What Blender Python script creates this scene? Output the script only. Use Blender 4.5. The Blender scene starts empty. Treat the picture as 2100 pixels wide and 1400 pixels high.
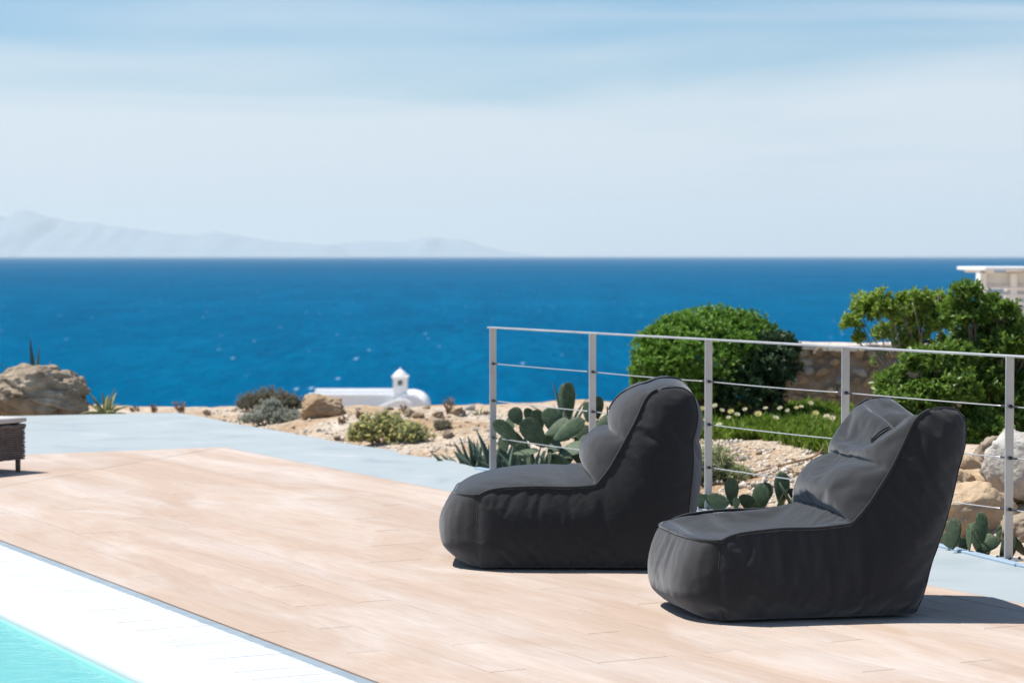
import bpy, bmesh, math, random
import numpy as np
from mathutils import Vector, Matrix, Quaternion, geometry, noise as mnoise

sc = bpy.context.scene
COL = sc.collection
R = math.radians

# ------------------------------------------------------------------ camera
HC = 1.46                      # eye height above the terrace
FPX = 5000.0                   # focal length in photo pixels (2100 wide)
EYE_Y = 525.0                  # photo row of the eye level
PITCH = math.atan((700 - EYE_Y) / FPX)
cd = bpy.data.cameras.new('camera'); cam = bpy.data.objects.new('camera', cd); COL.objects.link(cam)
cam.location = (0, 0, HC); cam.rotation_euler = (math.pi / 2 - PITCH, 0, 0)
cd.sensor_width = 36; cd.lens = FPX / 2100 * 36
cd.clip_start = .1; cd.clip_end = 300000
cd.dof.use_dof = True; cd.dof.focus_distance = 10.6; cd.dof.aperture_fstop = 5.0
sc.camera = cam

# ------------------------------------------------------------------ sun, sky, exposure
SUN_EL, SUN_AZ = R(63), math.atan2(-.93, .36)          # azimuth clockwise from +Y
SUN = Vector((math.cos(SUN_EL) * math.sin(SUN_AZ), math.cos(SUN_EL) * math.cos(SUN_AZ), math.sin(SUN_EL)))
sd = bpy.data.lights.new('sun', 'SUN'); sun = bpy.data.objects.new('sun', sd); COL.objects.link(sun)
sd.energy = 5.0; sd.angle = R(.5); sd.color = (1, .96, .9)
sun.location = (-20, 8, 40); sun.rotation_euler = SUN.to_track_quat('Z', 'Y').to_euler()

world = bpy.data.worlds.new('World'); sc.world = world; world.use_nodes = True
wt = world.node_tree; wt.nodes.clear()
def wn(t, **k):
    n = wt.nodes.new(t)
    for a, b in k.items(): setattr(n, a, b)
    return n
sky = wn('ShaderNodeTexSky', sky_type='NISHITA', sun_disc=False, sun_elevation=SUN_EL, sun_rotation=SUN_AZ,
         altitude=50, air_density=1.0, dust_density=.4, ozone_density=2.5)
tc = wn('ShaderNodeTexCoord')
mp = wn('ShaderNodeMapping'); mp.inputs['Scale'].default_value = (2.2, 2.2, 24); mp.inputs['Location'].default_value = (.35, 0, .1)
nz = wn('ShaderNodeTexNoise'); nz.inputs['Scale'].default_value = 1.35; nz.inputs['Detail'].default_value = 6; nz.inputs['Roughness'].default_value = .45; nz.inputs['Distortion'].default_value = .4
sx = wn('ShaderNodeSeparateXYZ')
elev = wn('ShaderNodeMapRange'); elev.inputs['From Min'].default_value = .045; elev.inputs['From Max'].default_value = .115; elev.inputs['To Min'].default_value = .33; elev.inputs['To Max'].default_value = -.15
add = wn('ShaderNodeMath', operation='ADD')
cov = wn('ShaderNodeMapRange'); cov.interpolation_type = 'SMOOTHSTEP'; cov.inputs['From Min'].default_value = .26; cov.inputs['From Max'].default_value = .82; cov.inputs['To Max'].default_value = .86
tint = wn('ShaderNodeMix', data_type='RGBA', blend_type='MULTIPLY'); tint.inputs['Factor'].default_value = 1; tint.inputs['B'].default_value = (.5, .95, 1.25, 1)
mix = wn('ShaderNodeMix', data_type='RGBA'); mix.inputs['B'].default_value = (9.0, 9.6, 10.1, 1)
bg = wn('ShaderNodeBackground'); bg.inputs['Strength'].default_value = .07
wo = wn('ShaderNodeOutputWorld')
L = wt.links.new
L(tc.outputs['Generated'], mp.inputs['Vector']); L(mp.outputs['Vector'], nz.inputs['Vector'])
L(tc.outputs['Generated'], sx.inputs['Vector']); L(sx.outputs['Z'], elev.inputs['Value'])
L(nz.outputs['Fac'], add.inputs[0]); L(elev.outputs['Result'], add.inputs[1]); L(add.outputs['Value'], cov.inputs['Value'])
L(sky.outputs['Color'], tint.inputs['A']); L(tint.outputs['Result'], mix.inputs['A']); L(cov.outputs['Result'], mix.inputs['Factor'])
L(mix.outputs['Result'], bg.inputs['Color']); L(bg.outputs['Background'], wo.inputs['Surface'])

vs = sc.view_settings
vs.view_transform = 'Standard'; vs.look = 'None'; vs.gamma = 1; vs.use_curve_mapping = False
vs.exposure = .36
sc.render.engine = 'CYCLES'
cy = sc.cycles
cy.use_denoising = True
cy.max_bounces = 6; cy.diffuse_bounces = 3; cy.glossy_bounces = 2; cy.transmission_bounces = 4; cy.transparent_max_bounces = 8; cy.volume_bounces = 1
cy.sample_clamp_indirect = 4

# ------------------------------------------------------------------ helpers
def ray(px, py):
    a, b = (px - 1050) / FPX, (700 - py) / FPX
    c, s = math.cos(PITCH), math.sin(PITCH)
    return Vector((a, c + b * s, -s + b * c))
def P(px, py, z=0.0):                       # where a pixel's direction meets the level z
    r = ray(px, py); t = (z - HC) / r.z
    return Vector((r.x * t, r.y * t, z))
def Q(px, py, Y):                           # a pixel's direction at the distance Y
    r = ray(px, py); t = Y / r.y
    return Vector((r.x * t, Y, HC + r.z * t))
D = Vector((-.46, .888, 0)).normalized()    # along the pool edge, boards and railing
N = Vector((D.y, -D.x, 0))                  # across them
def UV(u, v, z=0.0):
    p = D * u + N * v; return Vector((p.x, p.y, z))
def uv_of(p): return p.x * D.x + p.y * D.y, p.x * N.x + p.y * N.y

def sstep(a, b, x):
    t = min(1, max(0, (x - a) / (b - a))); return t * t * (3 - 2 * t)
def fbm(x, y, z, o=4): return mnoise.fractal((x, y, z), 1.0, 2.0, o)
EDGE_V, EDGE_U = 7.6, 22.0
def ground_h(x, y):
    u, v = x * D.x + y * D.y, x * N.x + y * N.y
    e = max(v - EDGE_V, u - EDGE_U)
    if e < -.15: return -1.9 if e < -1.2 else -.3
    h = -.24 + .2 * sstep(.2, 2.0, e)
    h += .2 * sstep(1.6, 3.2, x) * sstep(13.3, 15.5, y) * (1 - sstep(18.3, 20, y))
    h += .05 * sstep(-.6, .6, x) * sstep(17, 20, y)
    h += .07 * sstep(.1, 1.0, e) * fbm(x * .9, y * .9, 3.1) + .025 * fbm(x * 4, y * 4, 1.7)
    t = max(0.0, y - 22.8)
    h -= .105 * t * t / (t + 5)
    if t > 110: h -= (t - 110) * .12
    h += .5 * sstep(10, 60, t) * fbm(x * .06, y * .06, 9.0)
    return max(h, -25)
def G(px, py):                              # where a pixel's direction meets the ground
    p = P(px, py)
    z = 0.0
    for _ in range(14):
        z = .5 * z + .5 * ground_h(p.x, p.y); p = P(px, py, z)
    return p

def tag(o, label=None, cat=None, group=None, kind=None):
    if label: o['label'] = label
    if cat: o['category'] = cat
    if group: o['group'] = group
    if kind: o['kind'] = kind
    return o
def link(name, me, parent=None):
    o = bpy.data.objects.new(name, me); COL.objects.link(o)
    if parent is not None: o.parent = parent
    return o
def empty(name, loc=(0, 0, 0), rz=0):
    o = bpy.data.objects.new(name, None); COL.objects.link(o); o.location = loc; o.rotation_euler = (0, 0, rz); o.empty_display_size = .1
    return o
class MB:
    def __init__(s): s.v = []; s.f = []
    def add(s, vs, fs):
        n = len(s.v); s.v += [tuple(p) for p in vs]; s.f += [tuple(i + n for i in f) for f in fs]
    def box(s, c, h, M=None, taper=1.0):
        pts = []
        for z in (-1, 1):
            k = taper if z > 0 else 1
            for x, y in ((-1, -1), (1, -1), (1, 1), (-1, 1)):
                p = Vector((x * h[0] * k, y * h[1] * k, z * h[2])); 
                if M is not None: p = M @ p
                pts.append(p + Vector(c))
        s.add(pts, [(3, 2, 1, 0), (4, 5, 6, 7), (0, 1, 5, 4), (1, 2, 6, 5), (2, 3, 7, 6), (3, 0, 4, 7)])
    def tube(s, pts, rad, n=8, caps=True, squash=1.0):
        pts = [Vector(p) for p in pts]; rr = rad if hasattr(rad, '__len__') else [rad] * len(pts)
        vs, up = [], None
        for i, p in enumerate(pts):
            t = (pts[min(i + 1, len(pts) - 1)] - pts[max(i - 1, 0)])
            if t.length < 1e-9: t = Vector((0, 0, 1))
            t.normalize()
            if up is None:
                up = Vector((0, 0, 1)) if abs(t.z) < .9 else Vector((1, 0, 0))
            a = t.cross(up); 
            if a.length < 1e-6: a = t.orthogonal()
            a.normalize(); b = a.cross(t); up = b
            for k in range(n):
                w = 2 * math.pi * k / n; vs.append(p + a * math.cos(w) * rr[i] + b * math.sin(w) * rr[i] * squash)
        fs = [(i * n + k, i * n + (k + 1) % n, (i + 1) * n + (k + 1) % n, (i + 1) * n + k) for i in range(len(pts) - 1) for k in range(n)]
        if caps: fs += [tuple(range(n - 1, -1, -1)), tuple(range((len(pts) - 1) * n, len(pts) * n))]
        s.add(vs, fs)
    def lathe(s, prof, c=(0, 0, 0), n=24, half=False):
        vs = []; m = n
        for r, z in prof:
            for k in range(m):
                w = 2 * math.pi * k / m; vs.append((c[0] + r * math.cos(w), c[1] + r * math.sin(w), c[2] + z))
        fs = [(i * m + k, i * m + (k + 1) % m, (i + 1) * m + (k + 1) % m, (i + 1) * m + k) for i in range(len(prof) - 1) for k in range(m)]
        s.add(vs, fs)
    def prism(s, poly, z0, z1):
        n = len(poly)
        vs = [(p[0], p[1], z0) for p in poly] + [(p[0], p[1], z1) for p in poly]
        s.add(vs, [tuple(range(n - 1, -1, -1)), tuple(range(n, 2 * n))] + [(i, (i + 1) % n, n + (i + 1) % n, n + i) for i in range(n)])
    def build(s, name, m, parent=None, smooth=False, bevel=0, off=None):
        me = bpy.data.meshes.new(name)
        v = s.v if off is None else [(p[0] - off[0], p[1] - off[1], p[2] - off[2]) for p in s.v]
        me.from_pydata(v, [], s.f)
        bm = bmesh.new(); bm.from_mesh(me); bmesh.ops.recalc_face_normals(bm, faces=bm.faces)
        if bevel: bmesh.ops.bevel(bm, geom=[e for e in bm.edges if len(e.link_faces) == 2 and e.calc_face_angle(0) > .5], offset=bevel, segments=1, affect='EDGES', clamp_overlap=True)
        bm.to_mesh(me); bm.free()
        me.materials.append(m)
        if smooth: me.polygons.foreach_set('use_smooth', [True] * len(me.polygons))
        return link(name, me, parent)
def np_mesh(name, verts, quads, m, parent=None, smooth=False):
    me = bpy.data.meshes.new(name); nv, nf = len(verts), len(quads); k = quads.shape[1]
    me.vertices.add(nv); me.vertices.foreach_set('co', np.asarray(verts, 'f').ravel())
    me.loops.add(nf * k); me.loops.foreach_set('vertex_index', np.asarray(quads, 'i').ravel())
    me.polygons.add(nf); me.polygons.foreach_set('loop_start', np.arange(0, nf * k, k, dtype='i'))
    if smooth: me.polygons.foreach_set('use_smooth', np.ones(nf, bool))
    me.materials.append(m); me.update(calc_edges=True)
    return link(name, me, parent)

# ------------------------------------------------------------------ materials
def new_mat(name):
    m = bpy.data.materials.new(name); m.use_nodes = True; nt = m.node_tree
    return m, nt, nt.nodes['Principled BSDF'], nt.nodes['Material Output']
def ramp(nt, stops):
    n = nt.nodes.new('ShaderNodeValToRGB'); e = n.color_ramp.elements
    while len(e) > 2: e.remove(e[-1])
    for i, (p, c) in enumerate(stops):
        x = e[i] if i < 2 else e.new(p)
        x.position = p; x.color = (*c, 1)
    return n
def noise_node(nt, vec, scale, detail=5, rough=.55, dist=0, sc3=None):
    if sc3:
        mpn = nt.nodes.new('ShaderNodeMapping'); mpn.inputs['Scale'].default_value = sc3[:3]
        if len(sc3) > 3: mpn.inputs['Rotation'].default_value = (0, 0, sc3[3])
        nt.links.new(vec, mpn.inputs['Vector']); vec = mpn.outputs['Vector']
    n = nt.nodes.new('ShaderNodeTexNoise'); n.inputs['Scale'].default_value = scale; n.inputs['Detail'].default_value = detail
    n.inputs['Roughness'].default_value = rough; n.inputs['Distortion'].default_value = dist
    nt.links.new(vec, n.inputs['Vector']); return n
def mat(name, stops, scale=4, rough=.8, spec=.3, detail=5, coord='Object', sc3=None, bumps=(), rand=0, island=False, metal=0, dist=0, sheen=0, transl=0):
    """procedural surface: a noise-driven colour ramp, optional bump layers (scale, strength, distance) and random tint"""
    m, nt, b, out = new_mat(name); lk = nt.links.new
    t = nt.nodes.new('ShaderNodeTexCoord'); g = nt.nodes.new('ShaderNodeNewGeometry')
    vec = g.outputs['Position'] if coord == 'World' else t.outputs[coord]
    if len(stops) == 1: stops = [(0, stops[0][1]), (1, stops[0][1])]
    r = ramp(nt, stops)
    if island: lk(g.outputs['Random Per Island'], r.inputs['Fac'])
    else:
        n = noise_node(nt, vec, scale, detail, .58, dist, sc3); lk(n.outputs['Fac'], r.inputs['Fac'])
    c = r.outputs['Color']
    if rand:
        oi = nt.nodes.new('ShaderNodeObjectInfo'); mr = nt.nodes.new('ShaderNodeMapRange')
        mr.inputs['To Min'].default_value = 1 - rand; mr.inputs['To Max'].default_value = 1 + rand
        lk(oi.outputs['Random'], mr.inputs['Value'])
        mu = nt.nodes.new('ShaderNodeVectorMath'); mu.operation = 'SCALE'; lk(c, mu.inputs[0]); lk(mr.outputs['Result'], mu.inputs['Scale']); c = mu.outputs['Vector']
    lk(c, b.inputs['Base Color'])
    b.inputs['Roughness'].default_value = rough; b.inputs['Specular IOR Level'].default_value = spec; b.inputs['Metallic'].default_value = metal
    if sheen: b.inputs['Sheen Weight'].default_value = sheen; b.inputs['Sheen Roughness'].default_value = .4
    prev = None
    for bs, st, ds in bumps:
        n = noise_node(nt, vec, bs, 4, .6); bn = nt.nodes.new('ShaderNodeBump'); bn.inputs['Strength'].default_value = st; bn.inputs['Distance'].default_value = ds
        lk(n.outputs['Fac'], bn.inputs['Height'])
        if prev: lk(prev, bn.inputs['Normal'])
        prev = bn.outputs['Normal']
    if prev: lk(prev, b.inputs['Normal'])
    if transl:
        tr = nt.nodes.new('ShaderNodeBsdfTranslucent'); lk(c, tr.inputs['Color']); mx = nt.nodes.new('ShaderNodeMixShader'); mx.inputs[0].default_value = transl
        lk(b.outputs[0], mx.inputs[1]); lk(tr.outputs[0], mx.inputs[2]); lk(mx.outputs[0], out.inputs['Surface'])
    return m

M = {}
M['terrace'] = mat('terrace_paint', [(.3, (.29, .335, .35)), (.47, (.355, .395, .4)), (.58, (.36, .4, .405)), (.75, (.44, .46, .46))], 1.7, .6, .3, 7, 'World', (1, 1, 1), [(45, .12, .004)], dist=.6)
M['trim'] = mat('blue_edge_paint', [(.3, (.27, .36, .45)), (.7, (.35, .44, .52))], 5, .5, .35, coord='World')
M['joint'] = mat('under_deck', [(0, (.12, .09, .07))], 3)
M['steel'] = mat('brushed_steel', [(.3, (.42, .42, .42)), (.7, (.56, .56, .55))], 9, .42, .5, 6, 'World', (1, 1, .3), [(120, .08, .001)], metal=.55)
M['cable'] = mat('wire_rope', [(0, (.55, .55, .54))], 9, .4, .5, metal=.6)
M['fitting'] = mat('dark_fitting', [(0, (.06, .06, .065))], 9, .5, .5, metal=.4)
M['white'] = mat('white_paint', [(.3, (.82, .82, .81)), (.7, (.88, .88, .87))], 2.2, .7, .3, bumps=[(25, .15, .01)], coord='World')
M['tile'] = mat('white_pool_tile', [(.3, (.76, .77, .77)), (.7, (.82, .82, .82))], 3, .5, .4, coord='World')
M['slat'] = mat('grating_plastic', [(.3, (.6, .61, .61)), (.7, (.68, .69, .69))], 6, .6, .3, coord='World', rand=.06)
M['plaster'] = mat('pool_plaster', [(.3, (.43, .68, .64)), (.7, (.49, .73, .69))], 2, .7, .2, coord='World')
M['channel'] = mat('channel_metal', [(.3, (.23, .28, .31)), (.7, (.31, .36, .39))], 8, .5, .5, coord='World', sc3=(1, 1, 1))
M['soil'] = None
M['rock'] = mat('weathered_rock', [(.28, (.13, .1, .07)), (.45, (.29, .225, .16)), (.6, (.42, .345, .26)), (.8, (.54, .48, .4))], 3.2, .9, .15, 9, 'Object', (1, 1, 1.7), [(9, .6, .05), (40, .5, .015)], rand=.12, dist=.8)
M['rock_pale'] = mat('pale_rock', [(.3, (.36, .32, .27)), (.55, (.5, .46, .41)), (.8, (.62, .59, .55))], 3, .9, .15, 9, 'Object', (1, 1, 2), [(9, .6, .05), (40, .5, .015)], rand=.1, dist=.8)
M['rock_ochre'] = mat('ochre_rock', [(.3, (.36, .24, .14)), (.55, (.5, .37, .24)), (.8, (.6, .5, .38))], 3, .9, .15, 9, 'Object', (1, 1, 2), [(9, .6, .05), (40, .5, .015)], rand=.15, dist=.8)
M['mortar'] = mat('mortar', [(.3, (.22, .17, .13)), (.7, (.36, .29, .23))], 8, .95, .1, coord='World', bumps=[(30, .6, .03)])
M['cap'] = mat('wall_cap', [(.3, (.5, .43, .36)), (.7, (.62, .56, .5))], 6, .9, .15, coord='World', bumps=[(30, .5, .02)])
M['bark'] = mat('bark', [(.3, (.14, .1, .075)), (.7, (.28, .22, .17))], 12, .9, .1)
M['pale_bark'] = mat('pale_bark', [(.3, (.22, .18, .15)), (.7, (.4, .34, .29))], 12, .9, .1)
M['dry'] = mat('dry_stem', [(.3, (.22, .14, .09)), (.7, (.38, .26, .17))], 14, .9, .1)
def leafmat(name, a, b, c, tr=.3, rough=.55): return mat(name, [(0, a), (.5, b), (1, c)], island=True, rough=rough, spec=.35, transl=tr)
M['leaf_round'] = leafmat('shrub_leaf', (.075, .18, .018), (.14, .29, .028), (.23, .4, .045))
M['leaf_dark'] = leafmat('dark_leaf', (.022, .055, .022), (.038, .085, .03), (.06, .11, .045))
M['leaf_yellow'] = leafmat('yellow_green_leaf', (.15, .25, .03), (.25, .37, .05), (.36, .47, .09), .45)
M['leaf_green'] = leafmat('glossy_leaf', (.075, .15, .022), (.14, .25, .034), (.24, .36, .065), .35, .4)
M['leaf_grey'] = leafmat('grey_leaf', (.3, .33, .27), (.42, .45, .38), (.55, .57, .51), .45)
M['leaf_olive'] = leafmat('olive_leaf', (.15, .14, .09), (.23, .215, .145), (.32, .3, .21), .4)
M['leaf_sage'] = leafmat('sage_leaf', (.24, .28, .14), (.36, .4, .2), (.5, .52, .29), .45)
M['leaf_ice'] = leafmat('ice_plant_leaf', (.09, .17, .016), (.17, .28, .03), (.28, .38, .06), .4)
M['petal_yellow'] = mat('yellow_petal', [(0, (.75, .66, .22)), (1, (.82, .78, .45))], 3, .7, .2, transl=.3)
M['petal_white'] = mat('cream_petal', [(0, (.78, .76, .55)), (1, (.82, .8, .66))], 3, .7, .2, transl=.3)
M['flower_yellow'] = mat('yellow_blossom', [(0, (.62, .56, .2)), (1, (.74, .68, .3))], 3, .7, .2, transl=.3)
def cactus_mat():
    m = mat('cactus_skin', [(.3, (.038, .062, .032)), (.5, (.062, .095, .048)), (.75, (.11, .145, .078))], 5, .6, .3, 6, 'Object', rand=.3, bumps=[(45, .25, .01)])
    nt = m.node_tree; lk = nt.links.new; b = nt.nodes['Principled BSDF']; src = b.inputs['Base Color'].links[0].from_socket
    t = nt.nodes.new('ShaderNodeTexCoord'); mp_ = nt.nodes.new('ShaderNodeMapping'); mp_.inputs['Scale'].default_value = (6, .01, 8); lk(t.outputs['Object'], mp_.inputs['Vector'])
    v = nt.nodes.new('ShaderNodeTexVoronoi'); v.inputs['Scale'].default_value = 1; v.inputs['Randomness'].default_value = .45; lk(mp_.outputs['Vector'], v.inputs['Vector'])
    r = nt.nodes.new('ShaderNodeMapRange'); r.inputs['From Min'].default_value = .14; r.inputs['From Max'].default_value = .06; lk(v.outputs['Distance'], r.inputs['Value'])
    mx = nt.nodes.new('ShaderNodeMix'); mx.data_type = 'RGBA'; mx.inputs['B'].default_value = (.36, .31, .2, 1); lk(r.outputs['Result'], mx.inputs['Factor']); lk(src, mx.inputs['A']); lk(mx.outputs['Result'], b.inputs['Base Color'])
    return m
M['cactus'] = cactus_mat()
M['agave'] = mat('agave_skin', [(.3, (.075, .115, .085)), (.7, (.13, .18, .14))], 5, .5, .35, 4, 'Object', rand=.2)
M['agave_edge'] = mat('agave_variegated', [(.3, (.16, .19, .08)), (.7, (.4, .38, .18))], 5, .5, .35, 4, 'Object', rand=.2)
M['wicker'] = mat('brown_wicker', [(.3, (.1, .075, .065)), (.6, (.19, .15, .13)), (.8, (.28, .23, .2))], 20, .55, .35, rand=.1)
M['cushion'] = mat('cream_cushion', [(.3, (.5, .47, .44)), (.7, (.58, .55, .52))], 4, .9, .1, bumps=[(300, .1, .002)])

def fabric():
    m, nt, b, out = new_mat('charcoal_fabric'); lk = nt.links.new
    t = nt.nodes.new('ShaderNodeTexCoord').outputs['Object']
    n1 = noise_node(nt, t, 3, 4); n2 = noise_node(nt, t, 260, 2, .7, 0, (1, 1, 1))
    r = ramp(nt, [(.3, (.008, .0081, .0085)), (.7, (.012, .0121, .0127))]); lk(n1.outputs['Fac'], r.inputs['Fac'])
    mx = nt.nodes.new('ShaderNodeMix'); mx.data_type = 'RGBA'; mx.blend_type = 'MULTIPLY'; mx.inputs['Factor'].default_value = .9
    r2 = ramp(nt, [(.3, (.55, .55, .56)), (.7, (1.35, 1.35, 1.36))]); lk(n2.outputs['Fac'], r2.inputs['Fac'])
    lk(r.outputs['Color'], mx.inputs['A']); lk(r2.outputs['Color'], mx.inputs['B']); lk(mx.outputs['Result'], b.inputs['Base Color'])
    b.inputs['Roughness'].default_value = .95; b.inputs['Specular IOR Level'].default_value = .06
    b.inputs['Sheen Weight'].default_value = .34; b.inputs['Sheen Roughness'].default_value = .62; b.inputs['Sheen Tint'].default_value = (.95, .97, 1, 1)
    b1 = nt.nodes.new('ShaderNodeBump'); b1.inputs['Strength'].default_value = .25; b1.inputs['Distance'].default_value = .002; lk(n2.outputs['Fac'], b1.inputs['Height'])
    n3 = noise_node(nt, t, 9, 3, .5, .8); b2 = nt.nodes.new('ShaderNodeBump'); b2.inputs['Strength'].default_value = .22; b2.inputs['Distance'].default_value = .012
    lk(n3.outputs['Fac'], b2.inputs['Height']); lk(b1.outputs['Normal'], b2.inputs['Normal']); lk(b2.outputs['Normal'], b.inputs['Normal'])
    return m
M['fabric'] = fabric()
M['piping'] = mat('charcoal_piping', [(.3, (.014, .0145, .016)), (.7, (.022, .023, .025))], 60, .7, .15, sheen=.5)
M['zip'] = mat('dark_zip', [(0, (.02, .02, .022))], 60, .4, .5)

def soil():
    m, nt, b, out = new_mat('dry_ground'); lk = nt.links.new
    p = nt.nodes.new('ShaderNodeNewGeometry').outputs['Position']
    n1 = noise_node(nt, p, .9, 8, .6, .5); r1 = ramp(nt, [(.3, (.4, .27, .165)), (.42, (.5, .37, .25)), (.55, (.58, .48, .38)), (.7, (.64, .58, .51))]); lk(n1.outputs['Fac'], r1.inputs['Fac'])
    n2 = noise_node(nt, p, 16, 6, .65); r2 = ramp(nt, [(.3, (.62, .58, .52)), (.6, (1.1, 1.08, 1.05)), (.8, (1.25, 1.25, 1.25))]); lk(n2.outputs['Fac'], r2.inputs['Fac'])
    mx = nt.nodes.new('ShaderNodeMix'); mx.data_type = 'RGBA'; mx.blend_type = 'MULTIPLY'; mx.inputs['Factor'].default_value = 1
    lk(r1.outputs['Color'], mx.inputs['A']); lk(r2.outputs['Color'], mx.inputs['B']); lk(mx.outputs['Result'], b.inputs['Base Color'])
    b.inputs['Roughness'].default_value = .95; b.inputs['Specular IOR Level'].default_value = .1
    bn = nt.nodes.new('ShaderNodeBump'); bn.inputs['Strength'].default_value = .9; bn.inputs['Distance'].default_value = .05; lk(n2.outputs['Fac'], bn.inputs['Height']); lk(bn.outputs['Normal'], b.inputs['Normal'])
    return m
M['soil'] = soil()

def deckwood():
    m, nt, b, out = new_mat('sun_bleached_wood'); lk = nt.links.new
    t = nt.nodes.new('ShaderNodeTexCoord').outputs['Object']; g = nt.nodes.new('ShaderNodeNewGeometry').outputs['Position']
    grain = noise_node(nt, t, 6, 7, .6, .3, (.7, 9, 9)); r = ramp(nt, [(.25, (.445, .325, .245)), (.5, (.475, .355, .272)), (.75, (.505, .39, .305))]); lk(grain.outputs['Fac'], r.inputs['Fac'])
    mw = nt.nodes.new('ShaderNodeMapping'); mw.vector_type = 'TEXTURE'; mw.inputs['Rotation'].default_value = (0, 0, math.atan2(D.y, D.x)); mw.inputs['Scale'].default_value = (2.0, .55, 1); lk(g, mw.inputs['Vector'])
    wear = noise_node(nt, mw.outputs['Vector'], 1.1, 8, .62, .9); rw = ramp(nt, [(.42, (0, 0, 0)), (.66, (1, 1, 1))]); lk(wear.outputs['Fac'], rw.inputs['Fac'])
    w2 = noise_node(nt, t, 8, 5, .7, .4, (.5, 7, 7)); mm = nt.nodes.new('ShaderNodeMath'); mm.operation = 'MULTIPLY'; lk(rw.outputs['Color'], mm.inputs[0]); lk(w2.outputs['Fac'], mm.inputs[1])
    mx = nt.nodes.new('ShaderNodeMix'); mx.data_type = 'RGBA'; mx.inputs['B'].default_value = (.63, .575, .53, 1); lk(mm.outputs[0], mx.inputs['Factor']); lk(r.outputs['Color'], mx.inputs['A'])
    oi = nt.nodes.new('ShaderNodeObjectInfo'); mr = nt.nodes.new('ShaderNodeMapRange'); mr.inputs['To Min'].default_value = .91; mr.inputs['To Max'].default_value = .99; lk(oi.outputs['Random'], mr.inputs['Value'])
    mu = nt.nodes.new('ShaderNodeVectorMath'); mu.operation = 'SCALE'; lk(mx.outputs['Result'], mu.inputs[0]); lk(mr.outputs['Result'], mu.inputs['Scale']); lk(mu.outputs['Vector'], b.inputs['Base Color'])
    b.inputs['Roughness'].default_value = .72; b.inputs['Specular IOR Level'].default_value = .25
    bn = nt.nodes.new('ShaderNodeBump'); bn.inputs['Strength'].default_value = .2; bn.inputs['Distance'].default_value = .003; lk(grain.outputs['Fac'], bn.inputs['Height']); lk(bn.outputs['Normal'], b.inputs['Normal'])
    return m
M['deck'] = deckwood()

def sea_mat():
    m, nt, b, out = new_mat('deep_sea'); lk = nt.links.new
    p = nt.nodes.new('ShaderNodeNewGeometry').outputs['Position']
    n1 = noise_node(nt, p, .0012, 6, .6, .4, (.5, 1, 1)); r = ramp(nt, [(.3, (.0, .072, .165)), (.55, (.0, .09, .192)), (.75, (.0, .11, .22))]); lk(n1.outputs['Fac'], r.inputs['Fac'])
    n2 = noise_node(nt, p, .045, 4, .6, .2, (1, .12, 1)); r2 = ramp(nt, [(.3, (.84, .86, .88)), (.7, (1.13, 1.12, 1.1))]); lk(n2.outputs['Fac'], r2.inputs['Fac'])
    mu = nt.nodes.new('ShaderNodeMix'); mu.data_type = 'RGBA'; mu.blend_type = 'MULTIPLY'; mu.inputs['Factor'].default_value = 1; lk(r.outputs['Color'], mu.inputs['A']); lk(r2.outputs['Color'], mu.inputs['B'])
    n5 = noise_node(nt, p, .32, 3, .6, .3, (1, .1, 1)); r5 = ramp(nt, [(.3, (.78, .82, .86)), (.7, (1.2, 1.17, 1.13))]); lk(n5.outputs['Fac'], r5.inputs['Fac'])
    mu5 = nt.nodes.new('ShaderNodeMix'); mu5.data_type = 'RGBA'; mu5.blend_type = 'MULTIPLY'; mu5.inputs['Factor'].default_value = 1; lk(mu.outputs['Result'], mu5.inputs['A']); lk(r5.outputs['Color'], mu5.inputs['B']); mu = mu5
    # white caps: sparse flecks of foam
    mpn = nt.nodes.new('ShaderNodeMapping'); mpn.inputs['Scale'].default_value = (.42, .05, 1); lk(p, mpn.inputs['Vector'])
    vo = nt.nodes.new('ShaderNodeTexVoronoi'); vo.inputs['Scale'].default_value = 1; lk(mpn.outputs['Vector'], vo.inputs['Vector'])
    sp = nt.nodes.new('ShaderNodeSeparateColor'); lk(vo.outputs['Color'], sp.inputs['Color'])
    pick = nt.nodes.new('ShaderNodeMath'); pick.operation = 'GREATER_THAN'; pick.inputs[1].default_value = .955; lk(sp.outputs['Red'], pick.inputs[0])
    near = nt.nodes.new('ShaderNodeMapRange'); near.inputs['From Min'].default_value = .22; near.inputs['From Max'].default_value = .05; lk(vo.outputs['Distance'], near.inputs['Value'])
    ff = nt.nodes.new('ShaderNodeMath'); ff.operation = 'MULTIPLY'; lk(pick.outputs[0], ff.inputs[0]); lk(near.outputs['Result'], ff.inputs[1])
    fm = nt.nodes.new('ShaderNodeMix'); fm.data_type = 'RGBA'; fm.inputs['B'].default_value = (.3, .44, .56, 1); lk(ff.outputs[0], fm.inputs['Factor']); lk(mu.outputs['Result'], fm.inputs['A'])
    lk(fm.outputs['Result'], b.inputs['Base Color'])
    b.inputs['Roughness'].default_value = .6; b.inputs['Specular IOR Level'].default_value = .0; b.inputs['IOR'].default_value = 1.33
    w = noise_node(nt, p, .25, 4, .6, 0, (1, .3, 1)); bn = nt.nodes.new('ShaderNodeBump'); bn.inputs['Strength'].default_value = .8; bn.inputs['Distance'].default_value = 1.5; lk(w.outputs['Fac'], bn.inputs['Height']); lk(bn.outputs['Normal'], b.inputs['Normal'])
    return m
M['sea'] = sea_mat()
M['island'] = mat('haze_tinted_slopes', [(.3, (.23, .3, .345)), (.7, (.25, .32, .365))], .0015, .95, .1, 6, 'World')  # pale blue puts some of the distance haze into the slope colour

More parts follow.
